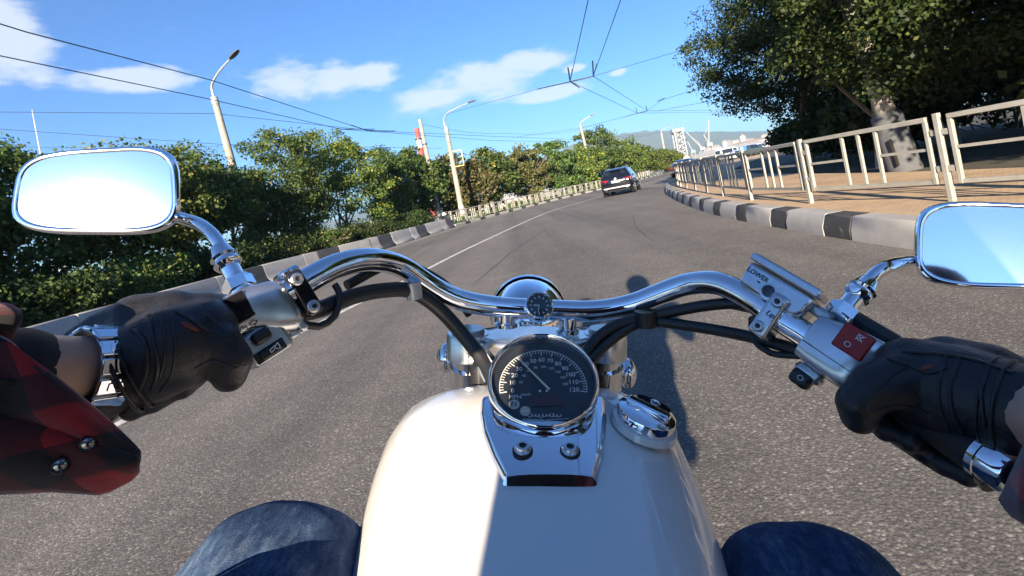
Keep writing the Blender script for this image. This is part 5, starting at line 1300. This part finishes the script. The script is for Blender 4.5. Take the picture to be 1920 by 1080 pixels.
def clothcuff(top, bot, d0, par):
    """shirt cuff hanging open: a doubled sheet of cloth with folds, bulging towards the rider"""
    nu, nv = 48, 26; g = []
    def along(pl, f):
        L = [0.0]
        for p, q in zip(pl, pl[1:]): L.append(L[-1] + math.hypot(q[0] - p[0], q[1] - p[1]))
        return float(np.interp(f * L[-1], L, [p[0] for p in pl])), float(np.interp(f * L[-1], L, [p[1] for p in pl]))
    for i in range(nu + 1):
        u = i / nu; ax_, ay_ = along(top, u); bx_, by_ = along(bot, u); row = []
        for j in range(nv + 1):
            f = j / nv; x = ax_ + (bx_ - ax_) * f; y = ay_ + (by_ - ay_) * f; h = min(1, (by_ - ay_) / 160)
            d = d0 + .014 * u - .012 * math.sin(math.pi * f) * h + .0045 * h * math.sin(7 * f - 3 * u) * math.sin(3 * u + .6) + .0022 * math.sin(16 * u + 5 * f) * (1 - u) + .004 * h * math.exp(-((f - .62 + .3 * u) / .07) ** 2)
            row.append(bp(x, y, d))
        g.append(row)
    o = MB().loft(g, closed=False).build('cuff', 'plaid_flannel', par, smooth=75)
    sm = o.modifiers.new('thick', 'SOLIDIFY'); sm.thickness = .0045; sm.offset = 0
    hem = [g[i][1] for i in range(nu // 2, nu + 1)] + [g[nu - 1][j] for j in range(2, nv - 1)] + [g[i][nv - 1] for i in range(nu - 1, nu // 2, -1)]
    MB().tube([p + (CAMB - p).normalized() * .0026 for p in hem], .0007, 5).build('hem_stitching', 'ribbed_cuff', o, smooth=60)
    return o
def cuff(rows, depth, nm, par, wob=0.0):
    """open shirt cuff: rows of (x, top, bottom, depth) read along the sleeve"""
    secs = []
    for j, (x, t, b, d) in enumerate(rows):
        sec = []; K = 26
        for k in range(K):
            a = 2 * math.pi * k / K; c, s_ = math.cos(a), math.sin(a)
            f = 1 + wob * math.sin(3 * a + j * .8)
            sec.append(bp(x + 10 * s_ * (j > 3), (t + b) / 2 - c * (b - t) / 2 * f, d - depth * s_ * min(1, (b - t) / 200 + .25)))
        secs.append(sec)
    return MB().loft(secs).build(nm, 'plaid_flannel', par, smooth=75)
cl_ = clothcuff([(-160, 548), (-60, 604), (20, 640), (120, 724), (190, 782), (252, 838), (261, 848)], [(-160, 952), (-60, 930), (0, 921), (100, 916), (188, 922), (206, 917), (246, 896), (258, 880)], .290, shirt)
for px, py in ((172, 824), (119, 866)):
    c, n = lay0(cl_, px, py); n = (n * .25 + (CAMB - c).normalized()).normalized(); c = c + n * .001
    bt = MB().lathe(c, n, [(.0047, -.001), (.0047, .0022), (.0042, .0034), (.0035, .0034), (.0030, .0026), (.0012, .0034)], 22).build('snap_button', 'snap_metal', shirt, smooth=40)
cuff([(-150, 540, 700, .30), (-60, 556, 660, .31), (0, 566, 645, .315), (22, 570, 640, .318), (33, 578, 612, .32)], .02, 'cuff', shirt)
cuff([(2080, 690, 1040, .27), (2000, 760, 1010, .285), (1945, 800, 995, .30), (1915, 840, 982, .308), (1897, 885, 970, .312), (1886, 915, 955, .314), (1881, 930, 942, .315)], .03, 'cuff', shirt, .01)
m = MB(); chain(m, [(bp(-140, 745, .295), .041), (bp(-60, 726, .312), .037), (bp(18, 714, .328), .0335)], 24)
fleshed('inner_cuff', m, 'ribbed_cuff', .0035, 3, shirt)
MB().tube(catmull([bp(-60, 700, .275), bp(0, 714, .284), bp(70, 722, .297), bp(118, 742, .31)], .01), .0016, 8).build('zip_piping', 'ribbed_cuff', shirt, smooth=60)
# wrist bracelet of broad steel links
c0, c1 = bp(178, 693, .366), WRL; axb = (bp(225, 688, .38) - bp(130, 697, .352)).normalized()
up_ = V((0, 0, 1)); xx = (up_ - axb * up_.dot(axb)).normalized(); yy = axb.cross(xx)
br = MB().lathe(c0, axb, [(.0272, -.0105), (.0278, -.010), (.0278, .010), (.0272, .0105)], 40, cap0=False, cap1=False).build('bracelet', 'satin_metal', person, smooth=50)
for k in range(14):
    a = 2 * math.pi * k / 14; rd = xx * math.cos(a) + yy * math.sin(a); td = axb.cross(rd)
    lk = MB().box(c0 + rd * .0290, (.0225, .0112, .0030), (axb, td, rd)).build('link', 'chrome', br, bevel=.0011)
    if k % 2 == 0: MB().box(c0 + rd * .0308, (.011, .0055, .0012), (axb, td, rd)).build('link_clasp', 'chrome', lk, bevel=.0005)
# gloves
def fingers(m, grip, nrm_up, lo=1.0, r=.0102, tips=True):
    for i, (px, py, d) in enumerate(grip):
        s = d / FPX; L = (1.0, 1.08, 1.03, .88)[i]
        g = bp(px, py, d); 
        chain(m, [(g + V((0, -.004, .024)), r * 1.22), (g + V((0, .022 * L, .019)), r * 1.12), (g + V((0, .030 * L, -.006)), r), (g + V((0, .016, -.027 * L)), r * .96), (g + V((0, -.006 - .005 * lo, -.0275 * L)), r * .88)], 12)
mg = MB()
chain(mg, [(bp(286, 670, .386), .0335), (bp(312, 656, .39), .0345), (bp(372, 628, .412), .030)], 18)
chain(mg, [(bp(282, 686, .384), .019), (bp(310, 674, .392), .021), (bp(352, 665, .402), .026)], 16)
chain(mg, [(bp(136, 636, .392), .0075), (bp(190, 612, .396), .012), (bp(255, 600, .40), .020), (bp(320, 600, .408), .024), (bp(392, 602, .428), .020)], 16)
chain(mg, [(bp(350, 640, .398), .022), (bp(408, 648, .404), .0185), (bp(434, 676, .404), .0160), (bp(430, 702, .404), .0138)], 14)
fingers(mg, [(386, 628, .428), (344, 652, .414), (304, 675, .40), (268, 696, .39)], 1)
for a_, b_, c_ in (((350, 690, .43), (346, 720, .418), (340, 727, .404)), ((314, 704, .42), (310, 733, .408), (304, 740, .396))): chain(mg, [(bp(*a_), .0110), (bp(*b_), .0108), (bp(*c_), .0095)], 12)
gL = fleshed('glove', mg, 'black_leather', .0024, 5, person)
def ring_on(c, ax, r, tube, nm, mat, par, sq=(1, 1)):
    ax = ax.normalized(); x = (V((0, 0, 1)) - ax * ax.z).normalized(); y = ax.cross(x)
    pts = [c + x * (r * sq[0] * math.cos(a)) + y * (r * sq[1] * math.sin(a)) for a in [2 * math.pi * k / 40 for k in range(41)]]
    return MB().tube(pts, tube, 8, cap=False).build(nm, mat, par, smooth=60)
axg = bp(300, 662, .388) - bp(232, 694, .376)
for c, r, t in ((bp(232, 697, .376), .0318, .0014), (bp(252, 688, .380), .0325, .0008)): ring_on(c, axg, r, t, 'cuff_seam', 'black_leather', gL)
from mathutils.bvhtree import BVHTree
def lay(o, pts, lift=.0):
    """points on the visible surface of o along photo pixels"""
    t = BVHTree.FromPolygons([v.co for v in o.data.vertices], [p.vertices[:] for p in o.data.polygons]); out = []
    for q in catmull([V((x, y, 0)) for x, y in pts], 4):
        d = (bp(q.x, q.y, 1) - CAMB).normalized(); h = t.ray_cast(CAMB, d)
        if h[0] is not None: out.append((h[0] + h[1] * lift, h[1]))
    return out
def seam_on(o, pts, r=.0008, nm='seam', mat='black_leather'):
    q = [p for p, n in lay(o, pts, r * .3)]
    return MB().tube(q, r, 6).build(nm, mat, o, smooth=60) if len(q) > 3 else None
def tab_on(o, x, y, w, h, ang=0.0):
    p, n = lay(o, [(x - 1, y), (x + 1, y)])[0]; ux = V((math.cos(ang), 0, math.sin(ang))); ux = (ux - n * ux.dot(n)).normalized(); uy = n.cross(ux)
    MB().ball(p, 1, 16, 8, ax=(ux, uy, n), sc=(w, h, .0012)).build('logo_tab', 'logo_orange', o, smooth=60)
for ln, r in (([(279, 592), (288, 640), (296, 690), (284, 735)], .0014), ([(300, 590), (310, 640), (303, 695), (284, 740)], .0009), ([(324, 605), (328, 650), (322, 700), (300, 735)], .0008), ([(330, 585), (355, 598), (380, 615), (432, 640)], .0010), ([(365, 690), (400, 676), (444, 690)], .0008), ([(250, 620), (272, 640), (276, 690), (258, 740)], .0016), ([(385, 592), (420, 620), (436, 660)], .0007)): seam_on(gL, ln, r)
tab_on(gL, 357, 612, .0070, .0022, .15)
mg = MB()
chain(mg, [(bp(1908, 768, .36), .0325), (bp(1800, 736, .388), .0355), (bp(1715, 704, .415), .030)], 18)
chain(mg, [(bp(1890, 792, .36), .024), (bp(1790, 764, .388), .0265), (bp(1705, 732, .41), .024)], 16)
chain(mg, [(bp(1930, 712, .372), .014), (bp(1860, 694, .392), .020), (bp(1780, 686, .41), .0235), (bp(1702, 686, .428), .019)], 16)
chain(mg, [(bp(1700, 712, .402), .022), (bp(1640, 728, .406), .0185), (bp(1608, 756, .406), .0160), (bp(1610, 780, .406), .0138)], 14)
fingers(mg, [(1672, 738, .426), (1710, 764, .413), (1750, 790, .40), (1788, 815, .388)], 1)
for a_, b_, c_ in (((1668, 770, .44), (1656, 798, .428), (1660, 806, .414)), ((1712, 790, .43), (1700, 818, .415), (1706, 826, .402))): chain(mg, [(bp(*a_), .0110), (bp(*b_), .0110), (bp(*c_), .0095)], 12)
gR = fleshed('glove', mg, 'black_leather', .0024, 5, person)
axg = bp(1800, 736, .388) - bp(1908, 768, .36)
for c, r, t in ((bp(1893, 764, .363), .0328, .0013), (bp(1866, 756, .370), .0335, .0008)): ring_on(c, axg, r, t, 'cuff_seam', 'black_leather', gR)
for ln, r in (([(1798, 672), (1782, 720), (1786, 770), (1806, 812)], .0014), ([(1775, 668), (1762, 715), (1764, 765), (1782, 808)], .0009), ([(1664, 672), (1700, 684), (1740, 700), (1775, 690)], .0011), ([(1640, 770), (1690, 760), (1740, 775)], .0008), ([(1690, 660), (1760, 664), (1830, 676), (1900, 700)], .0013), ([(1852, 690), (1840, 740), (1846, 800)], .0015), ([(1640, 735), (1680, 700), (1700, 690)], .0007)): seam_on(gR, ln, r)
tab_on(gR, 1735, 690, .0070, .0020, -.2)
# jeans
m = MB()
for H_, K_, A_ in ((HPL, KNL, ANL), (HPR, KNR, ANR)):
    for ox in (-.014, .014):
        O_ = V((ox, 0, -.006)); chain(m, [(H_ + O_, .090), (H_.lerp(K_, .5) + O_, .076), (H_.lerp(K_, .85) + O_, .0655), (K_ + O_ + V((0, .004, -.002)), .062), (K_.lerp(A_, .15) + O_, .062), (K_.lerp(A_, .5), .060), (A_, .058)], 22)
m.ball(cf(.03, -.30, -.45), 1, 18, 12, sc=(.185, .15, .13))
jeans = fleshed('jeans', m, 'denim', .0055, 6, person)
nv_ = len(jeans.data.vertices); P_ = np.empty(nv_ * 3, np.float32); N_ = np.empty(nv_ * 3, np.float32)
jeans.data.vertices.foreach_get('co', P_); jeans.data.vertices.foreach_get('normal', N_); P_ = P_.reshape(-1, 3); N_ = N_.reshape(-1, 3); X_, Y_, Z_ = P_.T
P_ = P_ + N_ * (.0016 * np.sin(Y_ * 95 + 2.2 * np.sin(X_ * 40)) * np.sin(X_ * 33 + 1) + .0008 * np.sin(X_ * 120 + Y_ * 60 + 3 * np.sin(Z_ * 35)))[:, None]
jeans.data.vertices.foreach_set('co', P_.astype(np.float32).ravel()); jeans.data.update()
for H_, K_ in ((HPL, KNL), (HPR, KNR)):
    ax_ = (H_ - K_).normalized(); x = (V((0, 0, 1)) - ax_ * ax_.z).normalized(); y = ax_.cross(x)
    for f, r, tb, mt, nm in ((.085, .0722, .0009, 'thread', 'stitching'), (.094, .0722, .0024, 'denim_seam', 'ribbed_fold'), (.106, .0726, .0028, 'denim_seam', 'ribbed_fold'), (.120, .0730, .0030, 'denim_seam', 'ribbed_fold'), (.135, .0735, .0030, 'denim_seam', 'ribbed_fold'), (.150, .0740, .0030, 'denim_seam', 'ribbed_fold')):
        c = K_.lerp(H_, f); pts = [c + x * (r * math.cos(a)) + y * (r * math.sin(a)) + ax_ * (.016 * (1 - math.cos(a)) * .8) for a in [R_(-115 + 230 * k / 40) for k in range(41)]]
        MB().tube(pts, tb, 8).build(nm, mt, jeans, smooth=60)
# helmet and boots (out of the picture; they shape the shadow)
hm = MB(); hm.ball(HEAD + V((0, -.01, .015)), 1, 30, 20, sc=(.128, .150, .145)); hm.ball(HEAD + V((0, .045, -.085)), 1, 20, 12, sc=(.09, .085, .06))
hel = fleshed('helmet', hm, 'dark_gloss', .006, 3, person)
MB().loft([[HEAD + V((math.cos(a) * .132 * k, math.sin(a) * .155 * k, z)) for a in [R_(30 + 120 * i / 16) for i in range(17)]] for z, k in ((-.03, .98), (.02, 1.0), (.06, .94))], closed=False).build('visor', 'car_glass', hel, smooth=60)
for A_ in (ANL, ANR):
    b = MB(); chain(b, [(A_ + V((0, 0, .08)), .055), (A_ + V((0, -.02, -.06)), .05), (A_ + V((0, .10, -.08)), .045), (A_ + V((0, .19, -.085)), .036)]); fleshed('boot', b, 'black_leather', .008, 4, person)

# ------------------------------------------------------------------ sea air
hz = MB().box((1000, 900, 166), (7000, 7000, 340)).build('haze', None)
t = bpy.data.materials.new('sea_haze'); t.use_nodes = True; nn = t.node_tree.nodes; nn.clear()
pv = nn.new('ShaderNodeVolumePrincipled'); pv.inputs['Color'].default_value = (.52, .74, 1.0, 1); pv.inputs['Density'].default_value = .00019; pv.inputs['Anisotropy'].default_value = .1
mo = nn.new('ShaderNodeOutputMaterial'); t.node_tree.links.new(pv.outputs[0], mo.inputs['Volume'])
hz.data.materials.append(t); tag(hz, 'pale sea haze over the harbour and hills', 'haze', kind='stuff')
